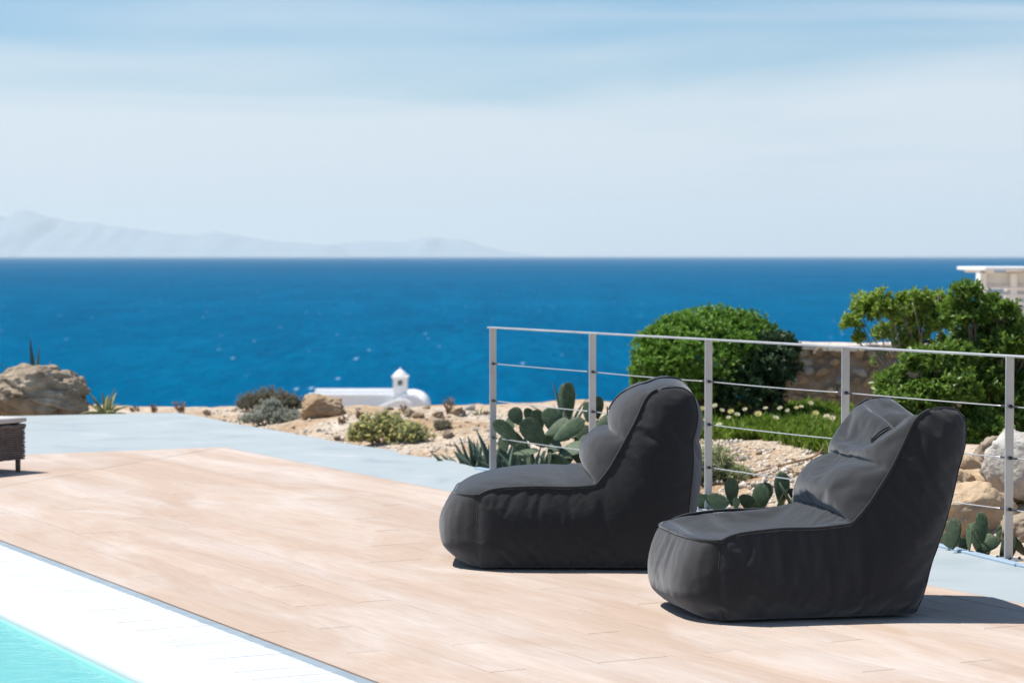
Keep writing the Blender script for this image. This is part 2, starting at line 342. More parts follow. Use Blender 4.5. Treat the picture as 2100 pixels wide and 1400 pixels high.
def water_mat():
    m, nt, b, out = new_mat('pool_water'); lk = nt.links.new
    p = nt.nodes.new('ShaderNodeNewGeometry').outputs['Position']
    n = noise_node(nt, p, 7, 3, .5, 1.2); bn = nt.nodes.new('ShaderNodeBump'); bn.inputs['Strength'].default_value = .35; bn.inputs['Distance'].default_value = .03; lk(n.outputs['Fac'], bn.inputs['Height'])
    tr = nt.nodes.new('ShaderNodeBsdfTransparent'); tr.inputs['Color'].default_value = (.78, .985, .985, 1)
    gl = nt.nodes.new('ShaderNodeBsdfGlossy'); gl.inputs['Roughness'].default_value = .06; lk(bn.outputs['Normal'], gl.inputs['Normal'])
    fr = nt.nodes.new('ShaderNodeFresnel'); fr.inputs['IOR'].default_value = 1.15; lk(bn.outputs['Normal'], fr.inputs['Normal'])
    mx = nt.nodes.new('ShaderNodeMixShader'); q_ = nt.nodes.new('ShaderNodeMath'); q_.operation = 'MULTIPLY'; q_.inputs[1].default_value = .3; lk(fr.outputs[0], q_.inputs[0]); lk(q_.outputs[0], mx.inputs[0]); lk(tr.outputs[0], mx.inputs[1]); lk(gl.outputs[0], mx.inputs[2]); lk(mx.outputs[0], out.inputs['Surface'])
    return m
M['water'] = water_mat()

# ------------------------------------------------------------------ sea, islands
SEA_Z, SEA_FAR = -22.0, 80000.0
mb = MB(); mb.add([(-60000, 60, SEA_Z), (60000, 60, SEA_Z), (60000, SEA_FAR, SEA_Z), (-60000, SEA_FAR, SEA_Z)], [(0, 1, 2, 3)])
tag(mb.build('sea', M['sea']), kind='structure')

def island(name, sky_pts, Y, depth, seed):
    """a mountain range: the crest follows the heights seen, flanks fall to the sea on both sides"""
    xs = np.linspace(sky_pts[0][0], sky_pts[-1][0], 150)
    ys = np.interp(xs, [p[0] for p in sky_pts], [p[1] for p in sky_pts])
    nr = 25; V = []
    for j in range(nr):
        q = j / (nr - 1) * 2 - 1
        for i, (x, y) in enumerate(zip(xs, ys)):
            c = Q(x, y, Y); top = max(0, c.z - SEA_Z)
            wig = fbm(x * .02, seed, 0, 5)
            yy = Y + q * depth + wig * depth * .15
            k = (1 - abs(q)) ** 1.15
            rid = 1 + .2 * fbm(x * .03, q * 3, seed, 4) * (1 if abs(q) > .04 else 0)
            V.append((c.x, yy, SEA_Z - 8 + (top + 8) * k * rid * (1 + .05 * fbm(x * .09, seed + 5, 0, 4))))
    n = len(xs); a = np.arange(nr - 1)[:, None] * n + np.arange(n - 1)[None]
    F = np.stack([a, a + 1, a + 1 + n, a + n], -1).reshape(-1, 4)
    return tag(np_mesh(name, np.array(V), F, M['island'], smooth=True), kind='structure')
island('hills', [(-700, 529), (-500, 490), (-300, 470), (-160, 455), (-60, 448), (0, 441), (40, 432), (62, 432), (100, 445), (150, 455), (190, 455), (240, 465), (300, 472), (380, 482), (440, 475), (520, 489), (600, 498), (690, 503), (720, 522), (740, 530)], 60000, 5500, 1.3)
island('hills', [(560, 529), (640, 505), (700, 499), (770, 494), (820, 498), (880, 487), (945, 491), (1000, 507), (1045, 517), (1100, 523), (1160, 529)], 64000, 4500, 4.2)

# ------------------------------------------------------------------ ground
def ground():
    def axis(lo, hi, fine, a, b, g):
        m = list(np.arange(a, b, fine)); s, x = fine, b
        while x < hi: m.append(x); s *= g; x += s
        m.append(hi); s, x, pre = fine, a, []
        while x > lo: s *= g; x -= s; pre.append(max(x, lo))
        return np.array(sorted(set(pre)) + m)
    X = axis(-500, 500, .11, -5.4, 5.6, 1.16); Y = axis(-60, 420, .11, 9.5, 26, 1.14)
    V = np.array([(x, y, ground_h(x, y)) for y in Y for x in X])
    n = len(X); a = np.arange(len(Y) - 1)[:, None] * n + np.arange(n - 1)[None]
    F = np.stack([a, a + 1, a + 1 + n, a + n], -1).reshape(-1, 4)
    tag(np_mesh('ground', V, F, M['soil'], smooth=True), kind='structure')
ground()

# ------------------------------------------------------------------ terrace, deck, pool
U_END, V_IN, V_OUT = 17.55, 3.42, 6.60      # wooden deck limits along and across
edge_px = [(365, 846), (420, 855), (480, 868), (560, 881), (620, 892), (700, 907), (810, 924), (822, 931), (885, 938), (930, 945), (985, 961)]
edge = [P(x, y) for x, y in edge_px]
e0 = P(1402, 1031); e1 = P(1925, 1117); e2 = P(2100, 1160)
g_ = .006
outline = [UV(-5, V_OUT + g_), UV(U_END + g_, V_OUT + g_), UV(U_END + g_, -9), UV(22.6, -9), P(-900, 870), P(0, 853), P(190, 849.5), P(330, 846)] + edge + [e0, e1, e2, UV(-5, 7.42)]
mb = MB(); mb.prism([(p.x, p.y) for p in outline], -.2, 0)
terr = tag(mb.build('terrace', M['terrace']), kind='structure')
mb = MB(); mb.prism([tuple(UV(u, v)[:2]) for u, v in ((-8, -12), (3.9, -12), (3.9, V_OUT), (-8, V_OUT))], -.2, -.001)
mb.build('terrace_slab', M['terrace'], terr)
mb = MB(); mb.prism([tuple(UV(u, v)[:2]) for u, v in ((14.75, -9), (U_END, -9), (U_END, V_IN - .4), (14.75, V_IN - .4))], -.2, -.06)
mb.build('terrace_slab', M['terrace'], terr)

ed_ = [P(985, 961), e0, e1, e2, UV(-5, 7.42)]
for a_, b_ in zip(ed_, ed_[1:]):
    n_ = (b_ - a_).normalized(); n_ = Vector((n_.y, -n_.x, 0)); n_ = n_ if n_.dot(N) < 0 else -n_
    mb = MB(); mb.prism([tuple((a_ + n_ * .004)[:2]), tuple((b_ + n_ * .004)[:2]), tuple((b_ + n_ * .05)[:2]), tuple((a_ + n_ * .05)[:2])], -.01, .014)
    mb.build('edge_trim', M['trim'], terr, bevel=.004)
deck = empty('deck'); tag(deck, kind='structure')
mb = MB(); mb.prism([tuple(UV(u, v)[:2]) for u, v in ((3.9, V_IN), (14.4, V_IN), (14.4, 0), (U_END, 0), (U_END, V_OUT), (3.9, V_OUT))], -.2, -.026)
mb.build('deck_base', M['joint'], deck)
BW = (V_OUT - V_IN) / 22; MIT = U_END - V_OUT
board_cache = {}
def board(a0, a1, b0, b1, along_u, cut0, cut1):
    """one plank; a = along, b = across; cut1 = extra length at the b1 side (45 degree mitre)"""
    gap = .0018; rz = math.atan2(D.y, D.x) if along_u else math.atan2(N.y, N.x)
    L_, W_ = a1 - a0 - gap * 2, b1 - b0 - gap * 2
    key = (round(L_, 3), round(W_, 3), round(cut1, 3), along_u)
    if key not in board_cache:
        m_ = MB(); c = cut1 * (W_ / (b1 - b0))
        sgn = -1 if along_u else 1           # local +y of a plank along D points to -N
        pl = [(0, 0), (L_, 0), (L_ + c, sgn * W_), (0, sgn * W_)]
        m_.prism(pl, -.022, 0)
        o = m_.build('board', M['deck'], None, bevel=.0018); board_cache[key] = o.data; bpy.data.objects.remove(o)
    o = link('board', board_cache[key], deck)
    o.location = UV(a0 + gap, b0 + gap, rb.uniform(-.0004, .0008) + .001) if along_u else UV(b0 + gap, a0 + gap, rb.uniform(-.0004, .0008) + .001)
    o.rotation_euler = (0, 0, rz)
rb = random.Random(5)
LENS = (1.8, 2.4, 3.0)
for k in range(22):
    b0, b1 = V_IN + k * BW, V_IN + (k + 1) * BW
    end = b0 + MIT; a = 4.0 - rb.choice((0, .6, 1.2, 1.8)); first = True
    while a < end - 1e-4:
        l = rb.choice(LENS); e = a + l
        if end - e < .7: e = end
        s = max(a, 3.95)
        if e > s: board(s, e, b0, b1, True, 0, BW if e == end else 0)
        a = e
for k in range(22):
    c0, c1 = V_IN + MIT + k * BW, V_IN + MIT + (k + 1) * BW
    end = c0 - MIT; a = .2 - rb.choice((0, .6, 1.2))
    while a < end - 1e-4:
        l = rb.choice(LENS); e = a + l
        if end - e < .7: e = end
        board(a, e, c0, c1, False, 0, BW if e == end else 0)
        a = e

PU0, PU1 = 4.2, 14.35
mb = MB(); mb.box(UV((PU0 + PU1) / 2, V_IN - .038, -.02), (((PU1 - PU0) / 2), .026, .02), Matrix.Rotation(math.atan2(D.y, D.x), 3, 'Z'))
drain = empty('pool_overflow_channel', UV(9.3, 3.3)); tag(drain, 'white slatted pool overflow grating between the wooden deck and the pool', 'grating')
def child(o, par):
    o.parent = par; o.matrix_parent_inverse = Matrix.Translation(par.location).inverted(); return o
child(mb.build('metal_edge_strip', M['channel'], bevel=.002), drain)
RZ = math.atan2(D.y, D.x)
mb = MB(); mb.box(UV((PU0 + PU1) / 2, 3.21, -.16), ((PU1 - PU0) / 2, .155, .02), Matrix.Rotation(RZ, 3, 'Z')); child(mb.build('channel_floor', M['slat']), drain)
mb = MB(); mb.box((0, 0, 0), (.0148, .1515, .012)); so = mb.build('slat', M['slat'], bevel=.003); slat_me = so.data; bpy.data.objects.remove(so)
u = 7.4
while u < 13.2:
    o = link('slat', slat_me); o.location = UV(u, 3.21, -.013 + rb.uniform(-.001, .001)); o.rotation_euler = (0, 0, RZ + rb.uniform(-.006, .006)); child(o, drain)
    u += .0335
for a_, b_ in ((PU0, 7.38), (13.22, PU1)):
    mb = MB(); w_ = a_
    while w_ < b_: mb.box(UV(w_, 3.21, -.013), (.0135, .152, .012), Matrix.Rotation(RZ, 3, 'Z')); w_ += .0335
    o = child(mb.build('slats', M['tile']), drain); o['kind'] = 'stuff'
# coping stones and basin
cop = empty('pool_coping', UV(9.3, 2.9)); tag(cop, 'smooth white pool coping beside the turquoise water', 'coping')
mb = MB(); mb.box((0, 0, 0), ((PU1 - PU0) / 2, .166, .1)); o = mb.build('coping_slab', M['tile'], bevel=.006)
o.location = UV((PU0 + PU1) / 2, 2.887, -.099); o.rotation_euler = (0, 0, RZ); child(o, cop)
mb = MB(); mb.prism([tuple(UV(a, b)[:2]) for a, b in ((14.36, -6), (14.36, 3.03), (14.74, 3.03), (14.74, -6))], -.3, 0); child(mb.build('coping_slab', M['tile']), cop)
pool = empty('swimming_pool', UV(9, .5, -1.4)); tag(pool, 'turquoise swimming pool basin with rippled water', 'pool')
W0, W1, W2, W3 = 4.25, 14.36, -5.5, 2.714
mb = MB(); q4 = [UV(W0, W2), UV(W1, W2), UV(W1, W3), UV(W0, W3)]
mb.add([(p.x, p.y, z) for z in (-1.4, -.02) for p in q4], [(0, 1, 2, 3), (0, 1, 5, 4), (1, 2, 6, 5), (2, 3, 7, 6), (3, 0, 4, 7)]); child(mb.build('basin', M['plaster']), pool)
mb = MB(); mb.add([(p.x, p.y, -.035) for p in q4], [(0, 1, 2, 3)]); child(mb.build('water_surface', M['water']), pool)

# ------------------------------------------------------------------ steel railing
rail0, rail4 = P(1011, 972), P(2068, 1149)
rdir = (rail4 - rail0).normalized(); rang = math.atan2(rdir.y, rdir.x); rM = Matrix.Rotation(rang, 3, 'Z')
spacing = (rail4 - rail0).length / 4
RH = .988
rail = empty('railing', rail0, 0); tag(rail, 'brushed steel railing with wire cables along the terrace edge', 'railing')
nposts = 7
base_z = .002
for i in range(nposts):
    p = rail0 + rdir * spacing * i
    mb = MB(); mb.box(p + Vector((0, 0, RH / 2 - .003)), (.006, .0235, RH / 2 - .009), rM); po = child(mb.build('post', M['steel'], bevel=.0015), rail)
    mb = MB(); mb.box(p + Vector((0, 0, .006)), (.06, .045, .005), rM); o = mb.build('base_plate', M['steel'], bevel=.002); o.parent = po; o.matrix_parent_inverse = po.matrix_parent_inverse.copy() if False else Matrix.Identity(4)
    for sx_ in (-1, 1):
        for sy_ in (-1, 1):
            mb = MB(); c = p + rM @ Vector((sx_ * .045, sy_ * .03, .011)); mb.lathe([(0, .012), (.006, .011), (.0075, .006), (.0075, 0)], c, 8)
            o = mb.build('bolt', M['fitting']); o.parent = po
    for k in (1, 2, 3):
        z = RH * k / 4
        mb = MB()
        for s_ in (-1, 1):
            a = p + Vector((0, 0, z)) + rdir * s_ * .006
            mb.tube([a, a + rdir * s_ * .012], .009, 8); mb.tube([a, a + rdir * s_ * .055], .0052, 8)
        o = mb.build('cable_fitting', M['fitting'], smooth=False); o.parent = po
a, b = rail0 - rdir * .045, rail0 + rdir * (spacing * (nposts - 1) + .045)
mb = MB(); mb.box((a + b) / 2 + Vector((0, 0, RH - .006)), ((b - a).length / 2, .022, .0055), rM); child(mb.build('top_rail', M['steel'], bevel=.002), rail)
for i in range(nposts - 1):
    for k in (1, 2, 3):
        z = RH * k / 4; pts = []
        for j in range(13):
            t = j / 12; q = rail0 + rdir * spacing * (i + t); pts.append(q + Vector((0, 0, z - .004 * (1 if (i + k) % 3 else .4) * 4 * t * (1 - t))))
        mb = MB(); mb.tube(pts, .0032, 6); child(mb.build('cable', M['cable'], smooth=True), rail)

# ------------------------------------------------------------------ bean bag loungers (cloth with air pressure)
def catmull(pts, step):
    out = []; n = len(pts)
    for i in range(n - 1):
        p0, p1, p2, p3 = pts[max(i - 1, 0)], pts[i], pts[i + 1], pts[min(i + 2, n - 1)]
        k = max(1, round(math.dist(p1, p2) / step))
        for j in range(k):
            t = j / k
            out.append(tuple(.5 * (2 * b + (c - a) * t + (2 * a - 5 * b + 4 * c - d) * t * t + (3 * b - a - 3 * c + d) * t ** 3) for a, b, c, d in zip(p0, p1, p2, p3)))
    out.append(tuple(pts[-1])); return out
def bean_bag(label, segs, W, origin, rz, seed, pins, shape, shrink, pressure, bend, wmul=lambda x, z: .93 + .07 * sstep(0, .13, z) - .05 * sstep(.55, .9, z), zipper=(.3, 1), STEP=.0165, frames=34, grav=.12):
    rng = random.Random(seed)
    loop, reg, par = [], [], []
    for r, pts in segs:
        c = catmull(pts, STEP)
        for i, p in enumerate(c[:-1]): loop.append(p); reg.append(r); par.append(i / (len(c) - 1))
    m = len(loop); n = round(W / STEP / 2) * 2
    idx = lambda i, j: (i % m) * (n + 1) + j
    first = {r: reg.index(r) for r, _ in segs}
    verts, faces, fr = [], [], []
    for i, (x, z) in enumerate(loop):
        a, b = loop[i - 1], loop[(i + 1) % m]; tx, tz = b[0] - a[0], b[1] - a[1]; l = math.hypot(tx, tz); nx, nz_ = -tz / l, tx / l
        hw = W / 2 * wmul(x, z)
        for j in range(n + 1):
            t = j / n; o_, dx, dz = shape(reg[i], par[i], t)
            verts.append((x + nx * o_ + dx, -hw + 2 * hw * t, z + nz_ * o_ + dz))
    for i in range(m):
        for j in range(n): faces.append((idx(i, j), idx(i + 1, j), idx(i + 1, j + 1), idx(i, j + 1))); fr.append(reg[i])
    Lp = np.array(loop); inner = []; h = STEP * .98; r_ = 0; z = Lp[:, 1].min()
    def inside(x, z):
        c = False
        for i in range(m):
            x1, z1 = loop[i]; x2, z2 = loop[i - 1]
            if (z1 > z) != (z2 > z) and x < (x2 - x1) * (z - z1) / (z2 - z1) + x1: c = not c
        return c
    while z < Lp[:, 1].max():
        x = Lp[:, 0].min() + (h / 2 if r_ % 2 else 0)
        while x < Lp[:, 0].max():
            if inside(x, z) and np.min(np.hypot(Lp[:, 0] - x, Lp[:, 1] - z)) > h * .6: inner.append((x + rng.uniform(-.2, .2) * h, z + rng.uniform(-.2, .2) * h))
            x += h
        z += h * .87; r_ += 1
    cdt = geometry.delaunay_2d_cdt([Vector(p) for p in loop] + [Vector(p) for p in inner], [(i, (i + 1) % m) for i in range(m)], [list(range(m))], 1, 1e-6)
    for side in (0, 1):
        base = len(verts); s_ = -1 if side == 0 else 1
        for p in inner:
            dd = float(np.min(np.hypot(Lp[:, 0] - p[0], Lp[:, 1] - p[1]))); verts.append((p[0], s_ * (W / 2 * wmul(*p) + .042 * (1 - math.exp(-dd / .055))), p[1]))
        mm = lambda a: idx(a, 0 if side == 0 else n) if a < m else base + a - m
        for f in cdt[2]:
            g = [mm(a) for a in f]; faces.append(g if side == 0 else g[::-1]); fr.append('side%d' % side)
    me = bpy.data.meshes.new('fabric'); me.from_pydata(verts, [], faces)
    bm = bmesh.new(); bm.from_mesh(me); bmesh.ops.recalc_face_normals(bm, faces=bm.faces); bm.to_mesh(me); bm.free()
    ob = link('fabric', me)
    vg = ob.vertex_groups.new(name='pin')
    for i in range(m):
        up = reg[i] in ('seat', 'lumbar', 'head', 'bottom') or reg[i] == 'top'
        for j in (0, n): vg.add([idx(i, j)], 1.0 if up else (.45 if reg[i] == 'front' else .7), 'REPLACE')
        if reg[i] == 'bottom' or (i == first['back_low'] and False):
            for j in range(n + 1): vg.add([idx(i, j)], 1, 'REPLACE')
    for r, wgt in pins.items():
        for j in range(n + 1): vg.add([idx(first[r], j)], wgt, 'REPLACE')
    md = ob.modifiers.new('cloth', 'CLOTH'); st = md.settings
    st.quality = 5; st.mass = .3; st.tension_stiffness = st.compression_stiffness = 20; st.shear_stiffness = 8; st.bending_stiffness = bend
    st.tension_damping = st.compression_damping = 15; st.bending_damping = 2; st.air_damping = 4
    st.use_pressure = True; st.uniform_pressure_force = pressure; st.vertex_group_mass = 'pin'; st.pin_stiffness = 1; st.shrink_min = shrink; st.effector_weights.gravity = grav
    md.collision_settings.use_collision = False
    md.point_cache.frame_start = 1; md.point_cache.frame_end = frames; sc.frame_start = 1; sc.frame_end = frames
    for f in range(1, frames + 1): sc.frame_set(f)
    ev = ob.evaluated_get(bpy.context.evaluated_depsgraph_get()); tmp = bpy.data.meshes.new_from_object(ev)
    co = np.empty(len(tmp.vertices) * 3); tmp.vertices.foreach_get('co', co)
    ob.modifiers.clear(); bpy.data.meshes.remove(tmp); sc.frame_set(1)
    C3 = co.reshape(-1, 3); C3[:, 2] = np.maximum(C3[:, 2], .004)
    me.vertices.foreach_set('co', C3.ravel()); me.update()
    PART = {'front': 'front_panel', 'seat': 'seat', 'lumbar': 'lumbar_cushion', 'head': 'head_cushion', 'top': 'head_cushion', 'back': 'back_panel', 'back_low': 'back_panel', 'bottom': 'base_panel', 'side0': 'side_panel', 'side1': 'side_panel_far'}
    names = sorted(set(PART.values()))
    for nm in names: me.materials.append(bpy.data.materials.new(nm))
    me.polygons.foreach_set('material_index', [names.index(PART[r]) for r in fr])
    ss = ob.modifiers.new('smooth', 'SUBSURF'); ss.levels = ss.render_levels = 1
    full = bpy.data.meshes.new_from_object(ob.evaluated_get(bpy.context.evaluated_depsgraph_get()))
    V = np.empty(len(full.vertices) * 3); full.vertices.foreach_get('co', V); V = V.reshape(-1, 3)
    VN = np.empty(len(V) * 3); full.vertices.foreach_get('normal', VN); VN = VN.reshape(-1, 3)
    F = np.empty(len(full.loops), 'i'); full.loops.foreach_get('vertex_index', F); F = F.reshape(-1, 4)
    MI = np.empty(len(F), 'i'); full.polygons.foreach_get('material_index', MI)
    root = empty('bean_bag_lounger', origin, rz); tag(root, label, 'bean bag')
    for k, nm in enumerate(names):
        fs = F[MI == k]; used, inv = np.unique(fs, return_inverse=True)
        pv = V[used]
        o = np_mesh('side_panel' if nm.startswith('side_panel') else nm, pv, inv.reshape(-1, 4), M['fabric'], root, True)
        o.data.normals_split_custom_set_from_vertices(VN[used].tolist()) if False else None
    def seam(name, ids, rad, lift=.003, mt='piping', nn=8):
        pts = [Vector(C3[i]) for i in ids]
        for _ in range(2): pts = [pts[0]] + [(pts[i - 1] + pts[i] * 2 + pts[i + 1]) / 4 for i in range(1, len(pts) - 1)] + [pts[-1]]
        q = MB(); q.tube([p + Vector((0, 0, lift)) for p in pts], rad, nn); return q.build(name, M[mt], root, smooth=True)
    s0, s1 = first['seat'], first['back']
    for j in (0, n): seam('piping', [idx(i, j) for i in range(s0, first['top'] + 3)], .0068)
    seam('piping', [idx(s0, j) for j in range(n + 1)], .0068)
    for j in (0, n): seam('corner_seam', [idx(i, j) for i in range(first['front'], s0)], .0022, .0)
    for j in (0, n): seam('back_seam', [idx(i, j) for i in range(first['top'] + 3, first['bottom'])], .003, .001)
    hi = [i for i in range(m) if (reg[i] == 'head' and par[i] > zipper[0]) or (reg[i] == 'top' and par[i] < zipper[1])]
    jz = int(n * .47)
    for dj in (0, 1): seam('zip_placket', [idx(i, jz + dj) for i in hi], .0052, .004)
    z_ = seam('zipper', [idx(i, jz) for i in hi], .003, .0065, 'zip', 6)
    e_ = Vector(C3[idx(hi[0], jz)]); q = MB(); q.box(e_ + Vector((-.008, 0, .0)), (.003, .006, .018)); q.build('zip_pull', M['zip'], z_, bevel=.002)
    bpy.data.objects.remove(ob)
    return root, C3, idx, first, n, m
def sin01(q, p=.7): return math.sin(math.pi * min(1, max(0, q))) ** p
def plan(r, q, t, amt):                        # rounded front corners in plan
    b6 = 1 - abs(2 * t - 1) ** 5
    if r == 'front': return -amt * b6 * (.55 + .45 * sstep(0, .3, q))
    if r == 'seat': return -amt * b6 * max(0, 1 - q * 1.5) ** 2
    if r == 'bottom': return -amt * .55 * b6 * max(0, q - .6) / .4
    return 0
def shapeA(r, q, t):
    b = 1 - abs(2 * t - 1) ** 4
    k = {'front': .06, 'seat': .05, 'lumbar': .085, 'head': .05, 'top': .01, 'back': .02, 'back_low': .02}.get(r, 0)
    bz = {'lumbar': .06 + .02 * q, 'head': .08 * (1 - q) + .035 * q, 'seat': .06 * max(0, q - .75) / .25, 'top': .03 * (1 - q)}.get(r, 0)
    return k * sin01(q) * b + bz * b, plan(r, q, t, .125), 0
segA = [('front', [(.075, .012), (.052, .08), (.045, .18), (.05, .29), (.055, .348)]),
        ('seat', [(.055, .348), (.12, .376), (.3, .388), (.48, .386), (.60, .395)]),
        ('lumbar', [(.60, .395), (.665, .48), (.735, .605)]),
        ('head', [(.735, .605), (.785, .70), (.825, .79), (.855, .828)]),
        ('top', [(.855, .828), (.92, .85), (1.005, .85), (1.05, .815)]),
        ('back', [(1.05, .815), (1.068, .74), (1.063, .67), (1.045, .605)]),
        ('back_low', [(1.045, .605), (1.048, .5), (1.03, .3), (1.00, .1), (.95, .012)]),
        ('bottom', [(.95, .012), (.5, .012), (.075, .012)])]
oA = P(962, 1170); 
bean_bag('plump charcoal bean bag lounger sitting upright, nearer the end of the railing', segA, .74, oA + Vector((.0, .37, 0)), R(-1.5), 1,
         {'seat': .6, 'lumbar': 1, 'head': .95, 'top': .7, 'back': .6, 'back_low': .25}, shapeA, -.012, 3.3, 1.3, grav=.22)
def shapeB(r, q, t):
    b = 1 - abs(2 * t - 1) ** 4
    k = {'front': .05, 'seat': .045, 'lumbar': .085, 'head': .05, 'top': .0, 'back': .02, 'back_low': .02}.get(r, 0)
    crease = {'lumbar': .05, 'head': .055 * (1 - q) + .02 * q, 'seat': .05 * max(0, q - .75) / .25, 'top': .02 * (1 - q)}.get(r, 0) * b
    sag = 0
    g = math.exp(-((t - .38) / .17) ** 2)
    if r == 'top': sag = -.16 * g * sin01(.25 + q * .5)
    if r == 'head': sag = -.06 * g * max(0, q - .3) / .7
    if r == 'back': sag = -.06 * g * (1 - q)
    return k * sin01(q) * b + crease, plan(r, q, t, .09), sag
segB = [('front', [(.075, .012), (.052, .08), (.045, .18), (.05, .28), (.055, .33)]),
        ('seat', [(.055, .33), (.12, .355), (.3, .372), (.46, .372), (.60, .385)]),
        ('lumbar', [(.60, .385), (.67, .46), (.765, .60)]),
        ('head', [(.765, .60), (.82, .70), (.87, .795), (.905, .825)]),
        ('top', [(.905, .825), (.97, .85), (1.05, .84), (1.09, .795)]),
        ('back', [(1.09, .795), (1.085, .70), (1.055, .60)]),
        ('back_low', [(1.055, .60), (1.005, .4), (.935, .2), (.90, .06), (.875, .012)]),
        ('bottom', [(.875, .012), (.5, .012), (.075, .012)])]
oB = P(1466, 1281); dB = (P(1893, 1267) - oB); aB = math.atan2(dB.y, dB.x)
bean_bag('slumped charcoal bean bag lounger with a sagging headrest, beside the railing base plate', segB, .74,
         oB + Vector((-math.sin(aB), math.cos(aB), 0)) * .37 - Vector((math.cos(aB), math.sin(aB), 0)) * .03, aB, 2,
         {'seat': .6, 'lumbar': 1, 'head': .95}, shapeB, -.018, 2.5, 1.2, grav=.42, zipper=(.55, .45))

# ------------------------------------------------------------------ wicker lounger
def lounger():
    c = P(50, 967); ax = Vector((-.55, -.835, 0)).normalized(); ay = Vector((-.835, .55, 0)).normalized()
    root = empty('wicker_lounger', c); root.rotation_euler = (0, 0, math.atan2(ax.y, ax.x))
    tag(root, 'brown woven wicker lounger with pale seat cushion on the deck', 'lounger')
    # local: x along the long side towards the camera, y to the left (negative y in local because of handedness)
    sgn = 1 if Vector((-ax.y, ax.x, 0)).dot(ay) > 0 else -1
    Lx, Wy, z0, z1 = 1.7, .68, .085, .318
    for x in (.03, Lx - .03):
        for y in (.03, Wy - .03):
            mb = MB(); mb.tube([(x, sgn * y, .0), (x, sgn * y, .3)], [.017, .021], 10); mb.build('leg', M['wicker'], root, smooth=True)
    mb = MB(); mb.box((Lx / 2, sgn * Wy / 2, (z0 + z1) / 2), (Lx / 2 - .01, Wy / 2 - .01, (z1 - z0) / 2 - .004)); mb.build('frame', M['wicker'], root)
    # woven strands: each ring row weaves over and under upright stakes
    mb = MB(); rows = 15; path = []
    st = .022
    def perim(s):
        s %= 2 * (Lx + Wy)
        if s < Lx: return (s, 0, 0, -1)
        s -= Lx
        if s < Wy: return (Lx, s, 1, 0)
        s -= Wy
        if s < Lx: return (Lx - s, Wy, 0, 1)
        s -= Lx; return (0, Wy - s, -1, 0)
    tot = 2 * (Lx + Wy); ns = int(tot / st)
    for r_ in range(rows):
        z = z0 + (z1 - z0) * (r_ + .5) / rows; pts = []
        for k in range(ns + 1):
            x, y, nx, ny = perim(k * st); w = .0045 * (1 if (k + r_) % 2 else -1) + .003
            pts.append((x + nx * w, sgn * (y + ny * w), z + .0012 * math.sin(k * 1.7 + r_)))
        mb.tube(pts, .0082, 5, False, squash=.9)
    o = mb.build('woven_strands', M['wicker'], root, smooth=True); o['kind'] = 'stuff'
    mb = MB()
    pts = [(perim(k * .03)[0] + perim(k * .03)[2] * .008, sgn * (perim(k * .03)[1] + perim(k * .03)[3] * .008), z1 - .004 + .004 * math.sin(k * 1.3)) for k in range(int(tot / .03) + 2)]
    mb.tube(pts, .014, 6, False); mb.build('braided_rim', M['wicker'], root, smooth=True)
    bm = bmesh.new(); bmesh.ops.create_cube(bm, size=1)
    bmesh.ops.subdivide_edges(bm, edges=bm.edges, cuts=5, use_grid_fill=True)
    for v in bm.verts:
        p = v.co * 2; k = 1 - .06 * (abs(p.z) ** 6)
        v.co = (Lx / 2 + p.x * (Lx / 2 + .012) * k, sgn * (Wy / 2 + p.y * (Wy / 2 + .012) * k), z1 + .036 + p.z * .029 * (1 - .3 * max(abs(p.x), abs(p.y)) ** 8))
    bmesh.ops.recalc_face_normals(bm, faces=bm.faces)
    me = bpy.data.meshes.new('seat_cushion'); bm.to_mesh(me); bm.free(); me.materials.append(M['cushion']); me.polygons.foreach_set('use_smooth', [True] * len(me.polygons)); link('seat_cushion', me, root)
lounger()

# ------------------------------------------------------------------ rocks
def rock_mesh(name, size, seed, mt, sub=4, rough=.35, strata=0, npts=16):
    """a broken, faceted stone: convex hull of scattered points, subdivided and weathered"""
    rr = random.Random(int(seed * 1000)); bm = bmesh.new()
    for i in range(npts):
        z = 1 - 2 * (i + .5) / npts; a = i * 2.399963 + rr.uniform(-.5, .5); w = math.sqrt(1 - z * z); k = rr.uniform(.78, 1.08)
        x, y = w * math.cos(a), w * math.sin(a); mx_ = max(abs(x), abs(y), abs(z)); k *= (1 / mx_) ** .5
        bm.verts.new((x * k, y * k, max(-.62, z * k)))
    h = bmesh.ops.convex_hull(bm, input=bm.verts)
    bmesh.ops.delete(bm, geom=[v for v in bm.verts if not v.link_faces], context='VERTS')
    for it in range(max(0, sub - 2)): bmesh.ops.subdivide_edges(bm, edges=bm.edges, cuts=1, use_grid_fill=True, smooth=.1 if it == 0 else .03)
    if sub > 2:
        bm.normal_update(); off = Vector((seed * 7.13, seed * 3.7, seed * 1.9))
        mv = []
        for v in bm.verts:
            p = v.co; q = p * 1.6 + off
            d = rough * .28 * mnoise.fractal(q, 1, 2, 3) + rough * .16 * mnoise.fractal(q * 4, 1, 2, 4)
            
            if strata:
                lay = p.z * 1.9 + .3 * p.x + .7 * mnoise.noise(q * .7); d -= strata * max(0, 1 - abs((lay % 1) - .5) * 6) * max(0, .55 + mnoise.noise(q * 1.3)); d += strata * .5 * mnoise.noise(Vector((q.x * .8, q.y * .8, lay * 6)))
            mv.append(v.normal * d)
        for v, m_ in zip(bm.verts, mv): v.co += m_
    for v in bm.verts: v.co = (v.co.x * size[0] / 2, v.co.y * size[1] / 2, (v.co.z + .6) * size[2] / 1.65)
    bmesh.ops.triangulate(bm, faces=[f for f in bm.faces if len(f.verts) > 4])
    me = bpy.data.meshes.new(name); bm.to_mesh(me); bm.free(); me.materials.append(mt)
    me.polygons.foreach_set('use_smooth', [sub > 3] * len(me.polygons)); return me
